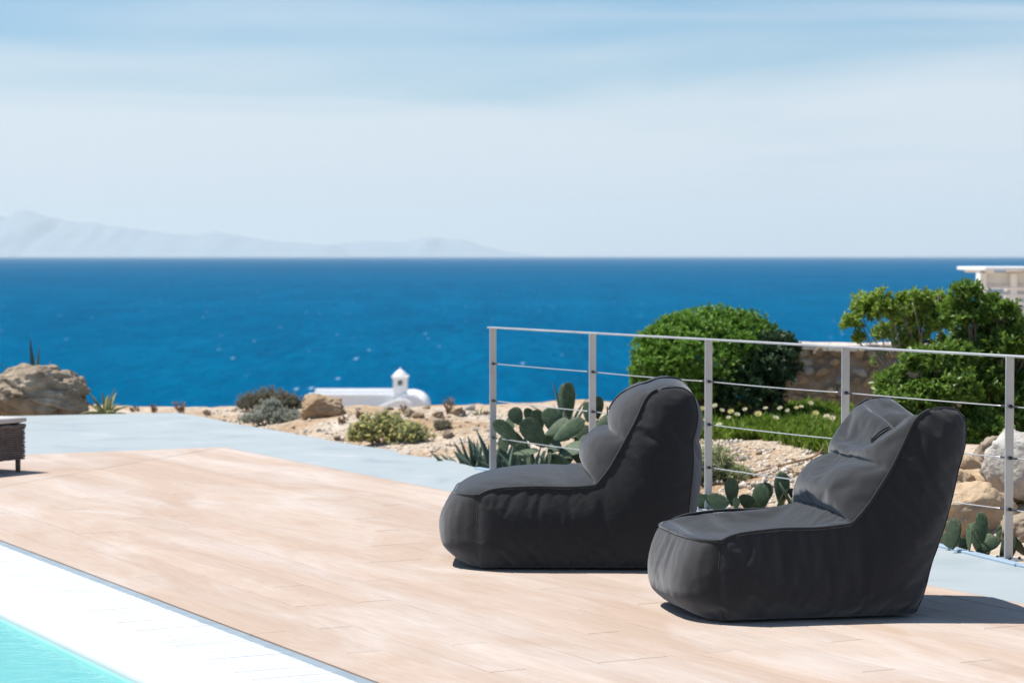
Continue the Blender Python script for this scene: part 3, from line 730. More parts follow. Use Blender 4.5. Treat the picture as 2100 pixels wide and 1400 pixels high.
def rock(name, label, pos, size, seed, mt, rz=0, sub=5, rough=.35, strata=.0, group=None):
    o = link(name, rock_mesh(name, size, seed, mt, sub, rough, strata)); o.location = pos; o.rotation_euler = (0, 0, rz)
    return tag(o, label, 'rock', group)
b = P(62, 853); rock('boulder', 'large layered brown boulder at the far terrace edge', (b.x - .03, 22.95, -.06), (1.04, .7, .54), 3.4, M['rock'], .1, 7, .34, .17)
b = G(664, 846); rock('boulder', 'flat-topped tan boulder on the crest before the white chapel', (b.x, b.y - .2, ground_h(b.x, b.y - .2) - .05), (.5, .38, .27), 8.4, M['rock_ochre'], .1, 6, .35)
for px, py, s, sd_, mt, lab, dz, rx in ((2105, 1035, (.62, .4, .42), 5.2, 'rock_pale', 'big tilted pale grey rock behind the railing base plate', .06, .25), (2000, 1095, (.66, .42, .36), 6.1, 'rock_ochre', 'ochre ledge of rock beside the tilted pale rock', -.03, 0), (1950, 985, (.5, .4, .22), 2.7, 'rock_ochre', 'flat ochre rock at the foot of the green bushes', .0, 0), (2060, 960, (.5, .35, .2), 11.2, 'rock', 'brown rock wedged under the bushes above the pale rock', .04, 0), (1955, 1040, (.5, .4, .3), 17.3, 'rock_ochre', 'cracked ochre rock on the slope behind the slumped bean bag', 0, 0), (2045, 1030, (.42, .35, .24), 19.1, 'rock_ochre', 'tan rock between the railing post and the ochre ledge', 0, 0), (2120, 1105, (.4, .35, .22), 14.9, 'rock', 'brown broken rock below the tilted pale rock', -.03, 0)):
    g = G(px, py); o = rock('rock', lab, (g.x, g.y + .1, ground_h(g.x, g.y + .1) - .04 + dz), s, sd_, M[mt], sd_, 5, .3, .07); o.rotation_euler = (0, rx, sd_ * .1)
rs = random.Random(21)
stone_me = [rock_mesh('stone', (1, .8, .6), 20 + i * 3.3, M[mt], 3, .4, 0, 14) for i, mt in enumerate(('rock_ochre', 'rock_pale', 'rock', 'rock_ochre', 'rock_pale', 'rock_ochre'))]
def on_land(p): 
    u_, v_ = uv_of(p); return max(v_ - EDGE_V, u_ - EDGE_U) > .25
n_ = 0
while n_ < 95:
    if n_ < 60: px, py = rs.uniform(440, 1000), rs.uniform(842, 900) if rs.random() < .5 else rs.uniform(838, 856)
    else: px, py = rs.uniform(1440, 1760), rs.uniform(890, 1010)
    p = G(px, py)
    if not on_land(p): continue
    if n_ >= 60 and py < 905: continue
    s = rs.choice((.05, .06, .07, .09, .13)) if n_ < 60 else rs.choice((.03, .04, .05, .07))
    mi_ = rs.randrange(6); o = link('stone', stone_me[mi_]); o.location = p + Vector((0, 0, -.008)); o.scale = (s, s, s * rs.uniform(.7, 1.1)); o.rotation_euler = (0, 0, rs.uniform(0, 6.28))
    col_ = ('ochre', 'pale', 'brown', 'ochre', 'pale', 'ochre')[mi_]; at_ = 'on the open ground between grey shrub and railing' if n_ < 60 else 'on the gravel below the ice plant'; tag(o, f'loose {col_} stone lying {at_}', 'stone', f'{col_} stones {at_}'); n_ += 1
# gravel: thousands of pebbles
def gravel():
    rg = np.random.default_rng(4); V, F = [], []
    base = np.array([(1, 0, 0), (-1, 0, 0), (0, 1, 0), (0, -1, 0), (0, 0, 1), (0, 0, -1)], float)
    fc = np.array([(0, 2, 4), (2, 1, 4), (1, 3, 4), (3, 0, 4), (2, 0, 5), (1, 2, 5), (3, 1, 5), (0, 3, 5)])
    k = 0
    while k < 9000:
        if rg.random() < .62: p = G(rg.uniform(1380, 1800), rg.uniform(885, 1040))
        else: p = G(rg.uniform(420, 1080), rg.uniform(840, 950))
        if not on_land(p): continue
        dens = .5 + .9 * fbm(p.x * 1.4, p.y * 1.4, 7)
        if rg.random() > dens + .25: continue
        s = rg.lognormal(-4.5, .45); w = base * s * rg.uniform(.6, 1.2, (6, 1)) * (1, 1, .7)
        a = rg.uniform(0, 6.28); c_, s_ = math.cos(a), math.sin(a); w = w @ np.array([[c_, s_, 0], [-s_, c_, 0], [0, 0, 1]])
        V.append(w + np.array(p)); F.append(fc + 6 * k); k += 1
    m = mat('pebbles', [(0, (.4, .3, .21)), (.35, (.58, .5, .41)), (.7, (.62, .56, .48)), (1, (.68, .64, .59))], island=True, rough=.9, spec=.15)
    tag(np_mesh('gravel', np.concatenate(V), np.concatenate(F), m), 'pale pebbles strewn over the dry ground', 'gravel', kind='stuff')
gravel()

# ------------------------------------------------------------------ rubble wall
def stone_wall():
    a, b = Q(1600, 846, 22.55), Q(1990, 846, 21.9); a.z = b.z = -.05
    root = empty('rubble_wall', (a + b) / 2); tag(root, 'low rubble stone wall with a pale cap behind the round shrub', 'wall')
    d = (b - a); Lw = d.length; d.normalize(); nrm = Vector((-d.y, d.x, 0)); H = .68
    rz = math.atan2(d.y, d.x); Rm = Matrix.Rotation(rz, 3, 'Z'); mid = (a + b) / 2
    mb = MB(); mb.box(mid + Vector((0, 0, H / 2 - .02)), (Lw / 2, .12, H / 2), Rm); child(mb.build('mortar_core', M['mortar']), root)
    rw = random.Random(9); mes = [rock_mesh('stone', (1, .7, 1), 50 + i * 2.1, M[('rock', 'rock_ochre', 'rock_pale')[i % 3]], 3, .35, 0, 12) for i in range(6)]
    z = .0
    while z < H - .05:
        h = rw.uniform(.07, .13); x = rw.uniform(-.05, 0)
        while x < Lw:
            w = rw.uniform(.08, .19)
            o = link('stone', rw.choice(mes)); o.location = a + d * (x + w / 2) - nrm * (.12 + rw.uniform(-.045, .03)) + Vector((0, 0, z)); o.scale = (w * .95, .12, h * .95); o.rotation_euler = (rw.uniform(-.15, .15), rw.uniform(-.6, .6), rz); child(o, root)
            x += w
        z += h
    x = 0
    while x < Lw:
        w = min(rw.uniform(.3, .5), Lw - x)
        mb = MB(); n = 6
        vs = []
        for i in range(n + 1):
            for y, zz in ((-.19, 0), (-.185, .05), (-.05, .07), (.1, .068), (.19, .05), (.19, 0)):
                xx = x + .003 + (w - .006) * i / n
                vs.append(a + d * xx + nrm * (y + .02 * fbm(xx * 5, y * 9, 2)) + Vector((0, 0, H - .03 + zz + .018 * fbm(xx * 3, y * 4, 5))))
        m_ = 6; fs = [(i * m_ + k, i * m_ + (k + 1) % m_, (i + 1) * m_ + (k + 1) % m_, (i + 1) * m_ + k) for i in range(n) for k in range(m_)] + [tuple(range(m_)), tuple(range(n * m_, n * m_ + m_))]
        mb.add(vs, fs); child(mb.build('cap_stone', M['cap']), root); x += w
stone_wall()

# ------------------------------------------------------------------ plants
def perp_basis(a):
    t = np.where(np.abs(a[:, 2:3]) < .9, np.array([[0, 0, 1.]]), np.array([[1., 0, 0]]))
    u_ = np.cross(a, t); u_ /= np.linalg.norm(u_, axis=1, keepdims=True); return u_, np.cross(a, u_)
def leaf_quads(pos, dr, nrm, Ln, Wd, fold=.25):
    dr = dr / np.linalg.norm(dr, axis=1, keepdims=True)
    s = np.cross(dr, nrm); s /= np.linalg.norm(s, axis=1, keepdims=True) + 1e-9; up = np.cross(s, dr)
    Ln = Ln[:, None]; Wd = Wd[:, None]
    b_ = pos; t_ = pos + dr * Ln - up * Ln * .06
    l_ = pos + dr * Ln * .55 - s * Wd / 2 + up * Wd * fold; r_ = pos + dr * Ln * .55 + s * Wd / 2 + up * Wd * fold
    n = len(pos); V = np.stack([b_, r_, t_, l_], 1).reshape(-1, 3); F = np.arange(4 * n).reshape(-1, 4)
    return V, F
def rosettes(tips, axes, k, L_, W_, spread, rg):
    """k leaves round every tip"""
    n = len(tips); ax = np.repeat(axes, k, 0); ps = np.repeat(tips, k, 0)
    u_, w_ = perp_basis(ax); th = rg.uniform(0, 2 * np.pi, n * k); el = rg.uniform(spread[0], spread[1], n * k)
    rad = u_ * np.cos(th)[:, None] + w_ * np.sin(th)[:, None]
    dr = ax * np.cos(el)[:, None] + rad * np.sin(el)[:, None]
    nm = ax * np.sin(el)[:, None] - rad * np.cos(el)[:, None] + rg.normal(0, .25, (n * k, 3))
    ps = ps - ax * (rg.uniform(0, 1, n * k) * L_ * .9)[:, None]
    return leaf_quads(ps, dr, nm, L_ * rg.uniform(.65, 1.2, n * k), W_ * rg.uniform(.75, 1.2, n * k))
def plant(name, label, cat, base, clumps, ntip, k, L_, W_, mt, bark, seed, group=None, spread=(.5, 1.3), up=.6, lump=.14, nbr=10, shell=.62, zmin=-.5, brad=.012, spr=.03, parts=('foliage', 'stem')):
    """shrub: leaf rosettes spread through lumpy clumps, tapered branches from the base into every clump"""
    rg = np.random.default_rng(seed); root = empty(name, base); tag(root, label, cat, group)
    vol = np.array([(c[1][0] * c[1][1] * c[1][2]) ** (2 / 3) for c in clumps]); cnt = np.maximum(6, (ntip * vol / vol.sum()).astype(int))
    Tp, Ax = [], []; mbb = MB()
    for (c, r), nt_ in zip(clumps, cnt):
        c = np.array(c); r = np.array(r)
        d = rg.normal(size=(nt_ * 3, 3)); d /= np.linalg.norm(d, axis=1, keepdims=True); d = d[d[:, 2] > zmin][:nt_]
        ph = rg.uniform(0, 6.28, (5, 3)); fq = rg.uniform(2, 6, (5, 3))
        lm = 1 + lump * sum(np.cos(d @ fq[i] * 1.7 + ph[i, 0]) for i in range(5)) / 2.2
        rad = rg.uniform(shell, 1.0, len(d)) ** .8 * lm
        t = c + d * r * rad[:, None]
        keep = np.array([q[2] > ground_h(q[0], q[1]) + .01 for q in t]); t = t[keep]; d = d[keep]
        a = d + np.array([0, 0, up]) + rg.normal(0, .3, d.shape); a /= np.linalg.norm(a, axis=1, keepdims=True)
        Tp.append(t); Ax.append(a)
        for i in range(min(nbr, len(t))):
            tip = t[rg.integers(len(t))]; b0 = np.array(base) + rg.normal(0, 1, 3) * (spr, spr, 0) + (0, 0, -.03)
            md_ = b0 * .45 + c * .35 + tip * .2 + rg.normal(0, .04, 3) * r.mean() * 3; md2 = c * .3 + tip * .7 + rg.normal(0, .03, 3)
            mbb.tube([b0, md_, md2, tip], [brad, brad * .7, brad * .4, brad * .18], 5, False)
    V, F = rosettes(np.concatenate(Tp), np.concatenate(Ax), k, L_, W_, spread, rg)
    child(np_mesh(parts[0], V, F, M[mt]), root)
    if nbr: child(mbb.build(parts[1], M[bark], smooth=True), root)
    return root, np.concatenate(Tp), np.concatenate(Ax), rg

# round evergreen shrub, with a darker one beside it
c = Q(1455, 740, 21.3); gz = ground_h(c.x, 21.3)
plant('round_shrub', 'large round clipped evergreen shrub with bright green sunlit top behind the railing', 'shrub', (c.x + .08, 21.3, gz), [(Q(1452, 752, 21.3), (.68, .66, .53)), (Q(1350, 760, 21.15), (.25, .3, .3)), (Q(1390, 705, 21.3), (.3, .3, .25)), (Q(1520, 700, 21.35), (.33, .3, .27))], 6200, 11, .036, .014, 'leaf_round', 'bark', 11, nbr=22, lump=.09, zmin=-.45, up=.7, shell=.7)
c = Q(1570, 760, 21.0)
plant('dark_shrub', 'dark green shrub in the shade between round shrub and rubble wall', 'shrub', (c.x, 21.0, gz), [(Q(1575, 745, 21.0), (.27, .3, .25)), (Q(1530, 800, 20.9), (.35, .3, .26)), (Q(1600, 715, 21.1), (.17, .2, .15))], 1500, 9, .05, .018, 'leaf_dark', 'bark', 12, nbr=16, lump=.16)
# bushes at the right
B0 = Q(1950, 880, 17.6); gz = ground_h(B0.x, 17.6)
def clp(lst, Y, s=1.0): return [(Q(x, y, Y + dy), (r * s, r * s * .95, r * s * .85)) for x, y, r, dy in lst]
plant('yellow_green_bush', 'sparse yellow-green bush with bare pale branches above the rubble wall', 'bush', (Q(1900, 870, 18.2).x, 18.2, ground_h(3.0, 18.2)),
      clp([(1745, 660, .07, 0), (1775, 630, .10, .1), (1810, 625, .11, 0), (1850, 650, .11, .2), (1885, 612, .09, -.1), (1900, 650, .13, 0), (1760, 690, .05, 0), (1815, 680, .08, .3), (1870, 700, .12, .1), (1930, 655, .12, 0), (1925, 615, .07, .2), (1850, 612, .05, 0), (1800, 735, .05, .1), (1940, 720, .14, .2)], 18.2, 1.25), 1500, 9, .045, .018, 'leaf_yellow', 'pale_bark', 13, nbr=4, spr=.12, lump=.25, shell=.25, zmin=-.8, brad=.0055)
plant('tall_green_bush', 'tall glossy green bush in front of the white pavilion', 'bush', (Q(2010, 880, 17.5).x, 17.5, ground_h(3.3, 17.5)),
      clp([(1985, 600, .10, 0), (1965, 640, .12, .1), (2005, 645, .13, 0), (2030, 620, .08, .1), (2065, 635, .08, -.1), (2085, 680, .13, 0), (2040, 690, .13, .1), (1985, 700, .14, .2), (2020, 750, .16, .1), (2080, 760, .16, .2), (2120, 700, .16, 0), (2150, 780, .2, .1), (2060, 820, .2, .2), (2130, 850, .2, 0), (1990, 780, .14, .3), (2095, 880, .14, -.2), (2170, 880, .2, -.1), (2030, 790, .16, -.1), (2070, 710, .15, -.1), (2000, 730, .13, 0), (2100, 810, .17, -.1), (2055, 860, .16, -.2)], 17.5, 1.12), 4800, 9, .055, .019, 'leaf_green', 'bark', 14, nbr=3, lump=.22, shell=.35, brad=.008)
plant('low_green_bush', 'bright green leafy bush filling the gap between wall and tall bush', 'bush', (Q(1900, 885, 17.2).x, 17.2, ground_h(2.95, 17.2)),
      clp([(1830, 790, .13, .2), (1880, 745, .13, .1), (1930, 740, .14, 0), (1970, 730, .12, .1), (1850, 830, .15, 0), (1910, 810, .18, 0), (1960, 800, .17, -.1), (1810, 850, .10, .1), (1870, 875, .12, -.1), (1940, 870, .14, -.1), (2000, 860, .15, 0), (1985, 890, .10, -.2), (2040, 890, .12, -.2)], 17.2), 3200, 9, .05, .018, 'leaf_green', 'bark', 15, nbr=3, brad=.007, lump=.2, shell=.4)
# shrubs beyond the terrace edge
g = G(545, 846); plant('dry_shrub', 'olive-brown dry shrub on the crest beside the tan boulder', 'shrub', g + Vector((0, .1, 0)), [(g + Vector((.02, .15, .11)), (.22, .2, .16)), (g + Vector((-.18, .12, .08)), (.15, .15, .13)), (g + Vector((.2, .2, .08)), (.15, .15, .12)), (g + Vector((.33, .25, .04)), (.12, .12, .1))], 1300, 10, .03, .007, 'leaf_olive', 'dry', 16, nbr=20, shell=.3, spread=(.2, .9), up=.9, brad=.006)
g = G(560, 868); plant('grey_shrub', 'silver-grey cushion shrub growing against the terrace edge', 'shrub', g, [(g + Vector((-.02, .02, .09)), (.15, .13, .13)), (g + Vector((.12, -.04, .05)), (.2, .14, .1)), (g + Vector((-.22, .05, .03)), (.13, .11, .07)), (g + Vector((.28, -.14, .02)), (.14, .11, .07)), (g + Vector((.0, .03, .17)), (.09, .08, .07))], 1900, 11, .026, .0055, 'leaf_grey', 'dry', 17, nbr=8, shell=.5, spread=(.2, .9), up=.9, brad=.004)
g = G(790, 908); root, tp, ax_, rg = plant('yellow_flowering_shrub', 'grey-green shrub dotted with tiny yellow blossoms at the terrace edge', 'shrub', g, [(g + Vector((-.02, .04, .1)), (.25, .16, .15)), (g + Vector((.2, -.08, .05)), (.19, .14, .13)), (g + Vector((-.2, .08, .05)), (.13, .11, .1))], 2300, 9, .03, .006, 'leaf_sage', 'dry', 18, nbr=8, shell=.5, spread=(.2, .9), up=.9, brad=.004)
sel = rg.random(len(tp)) < .3 * (1.4 - 1.8 * np.clip(tp[:, 0] - g.x + .1, 0, .5)); V, F = rosettes(tp[sel] + ax_[sel] * .022, ax_[sel], 8, .02, .014, (.6, 1.5), rg); o = np_mesh('blossom', V, F, M['flower_yellow']); o['kind'] = 'stuff'; child(o, root)
g = G(1465, 985); plant('green_shrub', 'low green shrub between the two loungers behind the railing', 'shrub', g, [(g + Vector((0, .1, .08)), (.2, .18, .16)), (g + Vector((-.17, .05, .06)), (.15, .14, .13)), (g + Vector((.15, 0, .02)), (.13, .12, .1))], 900, 9, .03, .009, 'leaf_sage', 'bark', 19, nbr=10, shell=.45, up=.8, brad=.005)
g = G(905, 880); plant('small_weed', 'small green weed on pale ground beside the agave', 'weed', g, [(g + Vector((0, 0, .03)), (.09, .09, .06))], 160, 8, .03, .007, 'leaf_olive', 'dry', 23, nbr=4, shell=.4, brad=.003)
# dry weeds along the crest
rw = random.Random(31)
def weed(px, py, h, n, label, green=False, seed=0):
    g = G(px, py); r_ = random.Random(seed); root = empty('dry_weed', g); tag(root, label, 'weed', 'dry weeds along the crest')
    mb = MB()
    for i in range(n):
        a = r_.uniform(0, 6.28); s = r_.uniform(.1, .55); hh = h * r_.uniform(.55, 1)
        b_ = g + Vector((r_.uniform(-.03, .03), r_.uniform(-.03, .03), -.02)); t = b_ + Vector((math.cos(a) * s * hh, math.sin(a) * s * hh, hh)); mdl = b_ * .5 + t * .5 + Vector((0, 0, hh * .1))
        mb.tube([b_, mdl, t], [.005, .004, .002], 4, False)
        for k in range(7):
            q = b_.lerp(t, r_.uniform(.35, 1)); e = q + Vector((r_.uniform(-1, 1), r_.uniform(-1, 1), r_.uniform(0, 1))) * h * .16; mb.tube([q, e], [.005, .006], 4, False)
    child(mb.build('stems', M['dry']), root)
for i, (x, y, h, lab) in enumerate(((318, 845, .1, 'small brown weed behind the far corner of the terrace'), (372, 846, .14, 'taller brown weed at the far corner of the terrace'), (275, 845, .08, 'low brown weed between the variegated agave and the terrace corner'), (920, 848, .17, 'upright dried stalk on the crest beside the tiny agave'), (700, 868, .1, 'brown weed below the tan boulder'), (735, 858, .09, 'brown weed between tan boulder and chapel'), (835, 848, .1, 'brown weed in front of the chapel vault'), (1000, 850, .06, 'low dry weed beside the first railing post'), (425, 850, .07, 'dry tuft between the terrace corner and the dry shrub'), (1275, 862, .12, 'dry weed behind the upright bean bag'))):
    weed(x, y, h, 9, lab, seed=i)

# agaves
blade_cache = {}
def blade_mesh(w, curl, edge=False):
    """agave leaf of length 1 along +z: channelled, tapered to a spine, curving over"""
    key = (round(w, 2), round(curl, 1), edge)
    if key in blade_cache: return blade_cache[key]
    mb = MB(); ns = 8; vs = []
    for i in range(ns + 1):
        t = i / ns; ww = w * (.62 + 1.5 * t - 2.1 * t * t if t < .45 else max(.02, .8 * (1 - ((t - .45) / .55) ** 1.6)))
        a = curl * t; x = 0; z = t
        x = (1 - math.cos(a)) / max(curl, 1e-3); z = math.sin(a) / max(curl, 1e-3) if curl > 1e-3 else t
        th = .035 * (1 - t) + .004
        for yy, dx in ((-1, -.35), (-.5, -.08), (0, 0), (.5, -.08), (1, -.35), (.5, th), (0, th * 1.8), (-.5, th)):
            vs.append((x + (ww * dx if yy in (-1, 1) else (ww * dx if dx <= 0 else dx)), yy * ww / 2, z))
    fs = [(i * 8 + k, i * 8 + (k + 1) % 8, (i + 1) * 8 + (k + 1) % 8, (i + 1) * 8 + k) for i in range(ns) for k in range(8)]
    mb.add(vs, fs); o = mb.build('leaf', M['agave_edge' if edge else 'agave'], smooth=True); blade_cache[key] = o.data; bpy.data.objects.remove(o); return blade_cache[key]
def agave(label, base, n, L_, w, seed, tilt=(.1, 1.1), edge=False, group=None, curl=(.2, .7)):
    r_ = random.Random(seed); root = empty('agave', base); tag(root, label, 'agave', group)
    for i in range(n):
        a = i * 2.4 + r_.uniform(-.3, .3); tl = tilt[0] + (tilt[1] - tilt[0]) * (i / max(1, n - 1)) ** .8 + r_.uniform(-.06, .06)
        o = link('leaf', blade_mesh(w * r_.choice((.9, 1, 1.15)), r_.choice(curl), edge), root)
        l = L_ * r_.uniform(.75, 1.08) * (1 - .15 * (i / n)); o.scale = (l, l, l)
        # local x is the underside: lean away from the axis
        o.rotation_euler = (Matrix.Rotation(a, 3, 'Z') @ Matrix.Rotation(tl, 3, 'Y')).to_euler(); o.location = (math.cos(a) * .02, math.sin(a) * .02, -.02)
    return root
gz = lambda p: Vector((p.x, p.y, ground_h(p.x, p.y)))
for i, (x, y, n, L_, lab) in enumerate(((905, 948, 12, .36, 'small blue-green agave at the terrace edge beside the yellow-flowering shrub'), (965, 957, 22, .46, 'dense blue-green agave with upright pointed leaves left of the first railing post'), (930, 952, 16, .4, 'blue-green agave squeezed between the small and the dense agave'), (1000, 962, 16, .42, 'blue-green agave right against the first railing post'), (1060, 970, 12, .36, 'low blue-green agave under the prickly pear pads'), (1035, 966, 18, .44, 'blue-green agave behind the first railing post under the prickly pear'))):
    p = P(x, y); agave(lab, gz(p + N * .24 + D * .1) + Vector((0, 0, .07)), n, L_, .17 if i else .3, 40 + i, (.05, .75) if i else (.4, 1.2), curl=(.05, .25, .4))
p = P(203, 850); agave('variegated agave with yellow leaf margins beside the layered boulder', Vector((p.x, p.y + .42, -.02)), 15, .31, .17, 44, (.1, 1.25), True)
p = Q(72, 800, 23.6); agave('tall agave rising behind the layered boulder', Vector((p.x, 23.6, .13)), 7, .56, .10, 45, (.0, .95), curl=(.05, .1))
p = G(980, 848); agave('tiny pale agave on the crest before the sea', p, 11, .1, .2, 46, (.2, 1.2), True)
p = Q(1163, 850, 19.6); agave('spiky agave behind the tall prickly pear pad', Vector((p.x, 19.6, ground_h(p.x, 19.6))), 11, .44, .1, 47, (.1, .8))

# prickly pears
def pad_mesh(th=.16):
    bm = bmesh.new(); bmesh.ops.create_uvsphere(bm, u_segments=16, v_segments=10, radius=1)
    for v in bm.verts:
        x, y, z = v.co; t = (z + 1) / 2
        wd = .42 + .7 * t - .12 * t * t
        v.co = (x * wd * .5 * 1.02, y * th * .5, t)
    me = bpy.data.meshes.new('pad'); bm.to_mesh(me); bm.free(); me.materials.append(M['cactus']); me.polygons.foreach_set('use_smooth', [True] * len(me.polygons)); return me
PAD = pad_mesh()
def prickly_pear(label, base, pads, Y0, extra=0, seed=0, spread=.3):
    """pads: base pixel, tip pixel, width in pixels, depth offset; each pad is turned about its own axis so that the width shown is right"""
    r_ = random.Random(seed); root = empty('prickly_pear', base); tag(root, label, 'cactus')
    def put(b_, t_, w, yaw):
        ax = (t_ - b_); l = ax.length; ax.normalize()
        view = (b_ - Vector((0, 0, HC))).normalized(); s = ax.cross(view); s.normalize(); f = s.cross(ax)
        s2 = s * math.cos(yaw) + f * math.sin(yaw); f2 = s2.cross(ax) * -1
        o = link('pad', PAD); Mx = Matrix((s2, ax.cross(s2), ax)).transposed().to_4x4()
        o.matrix_world = Matrix.Translation(b_) @ Mx @ Matrix.Diagonal((w, l * .55 if l < .2 else .11 + w * .15, l, 1))
        child(o, root)
    for bx, by, tx, ty, w, dy, yaw in pads:
        Yb, Yt = Y0 + dy, Y0 + dy + r_.uniform(-.06, .08)
        b_, t_ = Q(bx, by, Yb), Q(tx, ty, Yt); wm = w * Y0 / FPX
        put(b_, b_ + (t_ - b_) * 1.12, 1.22 * wm / max(.35, abs(math.cos(yaw))), yaw)
    for i in range(extra):
        b_ = Vector(base) + Vector((r_.uniform(-spread, spread), r_.uniform(.0, spread * .8), r_.uniform(-.02, .22))); a = r_.uniform(0, 6.28)
        t_ = b_ + Vector((math.cos(a) * .13, math.sin(a) * .1, r_.uniform(.1, .22))); put(b_, t_, r_.uniform(.12, .17), r_.uniform(0, 3.1))
def c3(lst): return [(880 + a / 3.5, 640 + b / 3.5, 880 + c / 3.5, 640 + d / 3.5, w / 3.5, dy, yw) for a, b, c, d, w, dy, yw in lst]
def c7(lst): return [(1320 + a / 2.692, 800 + b / 2.692, 1320 + c / 2.692, 800 + d / 2.692, w / 2.692, dy, yw) for a, b, c, d, w, dy, yw in lst]
p = P(1140, 990); bp = gz(p + N * .45 + D * .2)
prickly_pear('sprawling prickly pear cactus with many grey-green pads behind the railing', bp, c3([
    (1005, 770, 1000, 528, 105, .5, .1), (955, 720, 960, 535, 62, .62, .6), (835, 970, 690, 790, 160, .0, .15), (660, 810, 600, 700, 115, .25, .2), (872, 850, 882, 698, 150, .2, .1),
    (800, 860, 770, 715, 95, .3, .5), (705, 790, 720, 700, 85, .45, .3), (880, 940, 1085, 785, 120, .05, .3), (820, 905, 985, 785, 95, .15, .7), (650, 930, 485, 795, 110, .1, .2),
    (610, 830, 560, 775, 80, .3, .4), (925, 1025, 1095, 955, 100, -.05, .9), (1050, 1125, 875, 1050, 105, -.1, .6), (850, 1010, 930, 940, 85, -.02, .8), (1140, 790, 1135, 655, 75, .3, .5),
    (1210, 770, 1215, 618, 85, .35, .2), (1190, 840, 1320, 752, 100, .2, .4), (1045, 940, 1140, 830, 100, .1, .2), (715, 1120, 712, 1015, 38, -.12, 1.2), (858, 1120, 858, 1018, 42, -.12, 1.1),
    (800, 1130, 822, 1005, 32, -.08, 1.3), (600, 1015, 765, 995, 48, -.02, 1.1), (1060, 1010, 1155, 900, 105, .0, .3), (760, 1080, 640, 960, 110, -.02, .3), (960, 1000, 840, 905, 100, .12, .5), (1000, 920, 960, 830, 110, .22, .3),
    (700, 960, 560, 880, 110, .15, .5), (1120, 1110, 1060, 1000, 100, .05, .3), (560, 1000, 520, 900, 90, .1, .8), (960, 1120, 985, 1010, 120, .1, .2), (1240, 900, 1200, 790, 100, .3, .3)]), bp.y, 42, 3, .4)
p = P(1540, 1052); bp = gz(p + N * .3)
prickly_pear('row of young prickly pear pads peeping over the terrace edge between the loungers', bp, c7([
    (488, 640, 485, 498, 82, 0, .1), (330, 660, 325, 580, 120, .05, .2), (395, 665, 420, 582, 130, -.05, .3), (570, 660, 570, 582, 95, 0, .3), (640, 645, 685, 525, 88, .05, .2), (760, 640, 765, 470, 92, .15, .1),
    (790, 640, 940, 542, 78, 0, .4), (850, 570, 850, 512, 32, .1, .5), (885, 565, 892, 512, 32, .12, .5), (510, 660, 512, 598, 42, -.1, 0), (735, 520, 760, 452, 40, .2, .3), (820, 600, 815, 545, 40, .1, .3), (900, 660, 880, 560, 90, .2, .4)]), bp.y, 5, 4, .3)
p = P(1990, 1140); bp = gz(p + N * .28)
prickly_pear('prickly pear with pale upright pads beside the last railing base plate', bp, c7([
    (1705, 880, 1712, 722, 92, 0, .2), (1798, 890, 1795, 748, 34, -.05, 1.1), (1872, 845, 1863, 688, 72, .1, .2), (1945, 850, 1970, 752, 28, .1, 1.1), (1835, 895, 1955, 825, 70, -.02, .3), (1690, 870, 1655, 795, 56, .1, .3),
    (1830, 860, 1840, 785, 46, .15, .4), (1900, 900, 1905, 800, 80, .1, .3), (1770, 910, 1760, 820, 60, .12, .3)]), bp.y, 4, 6, .22)

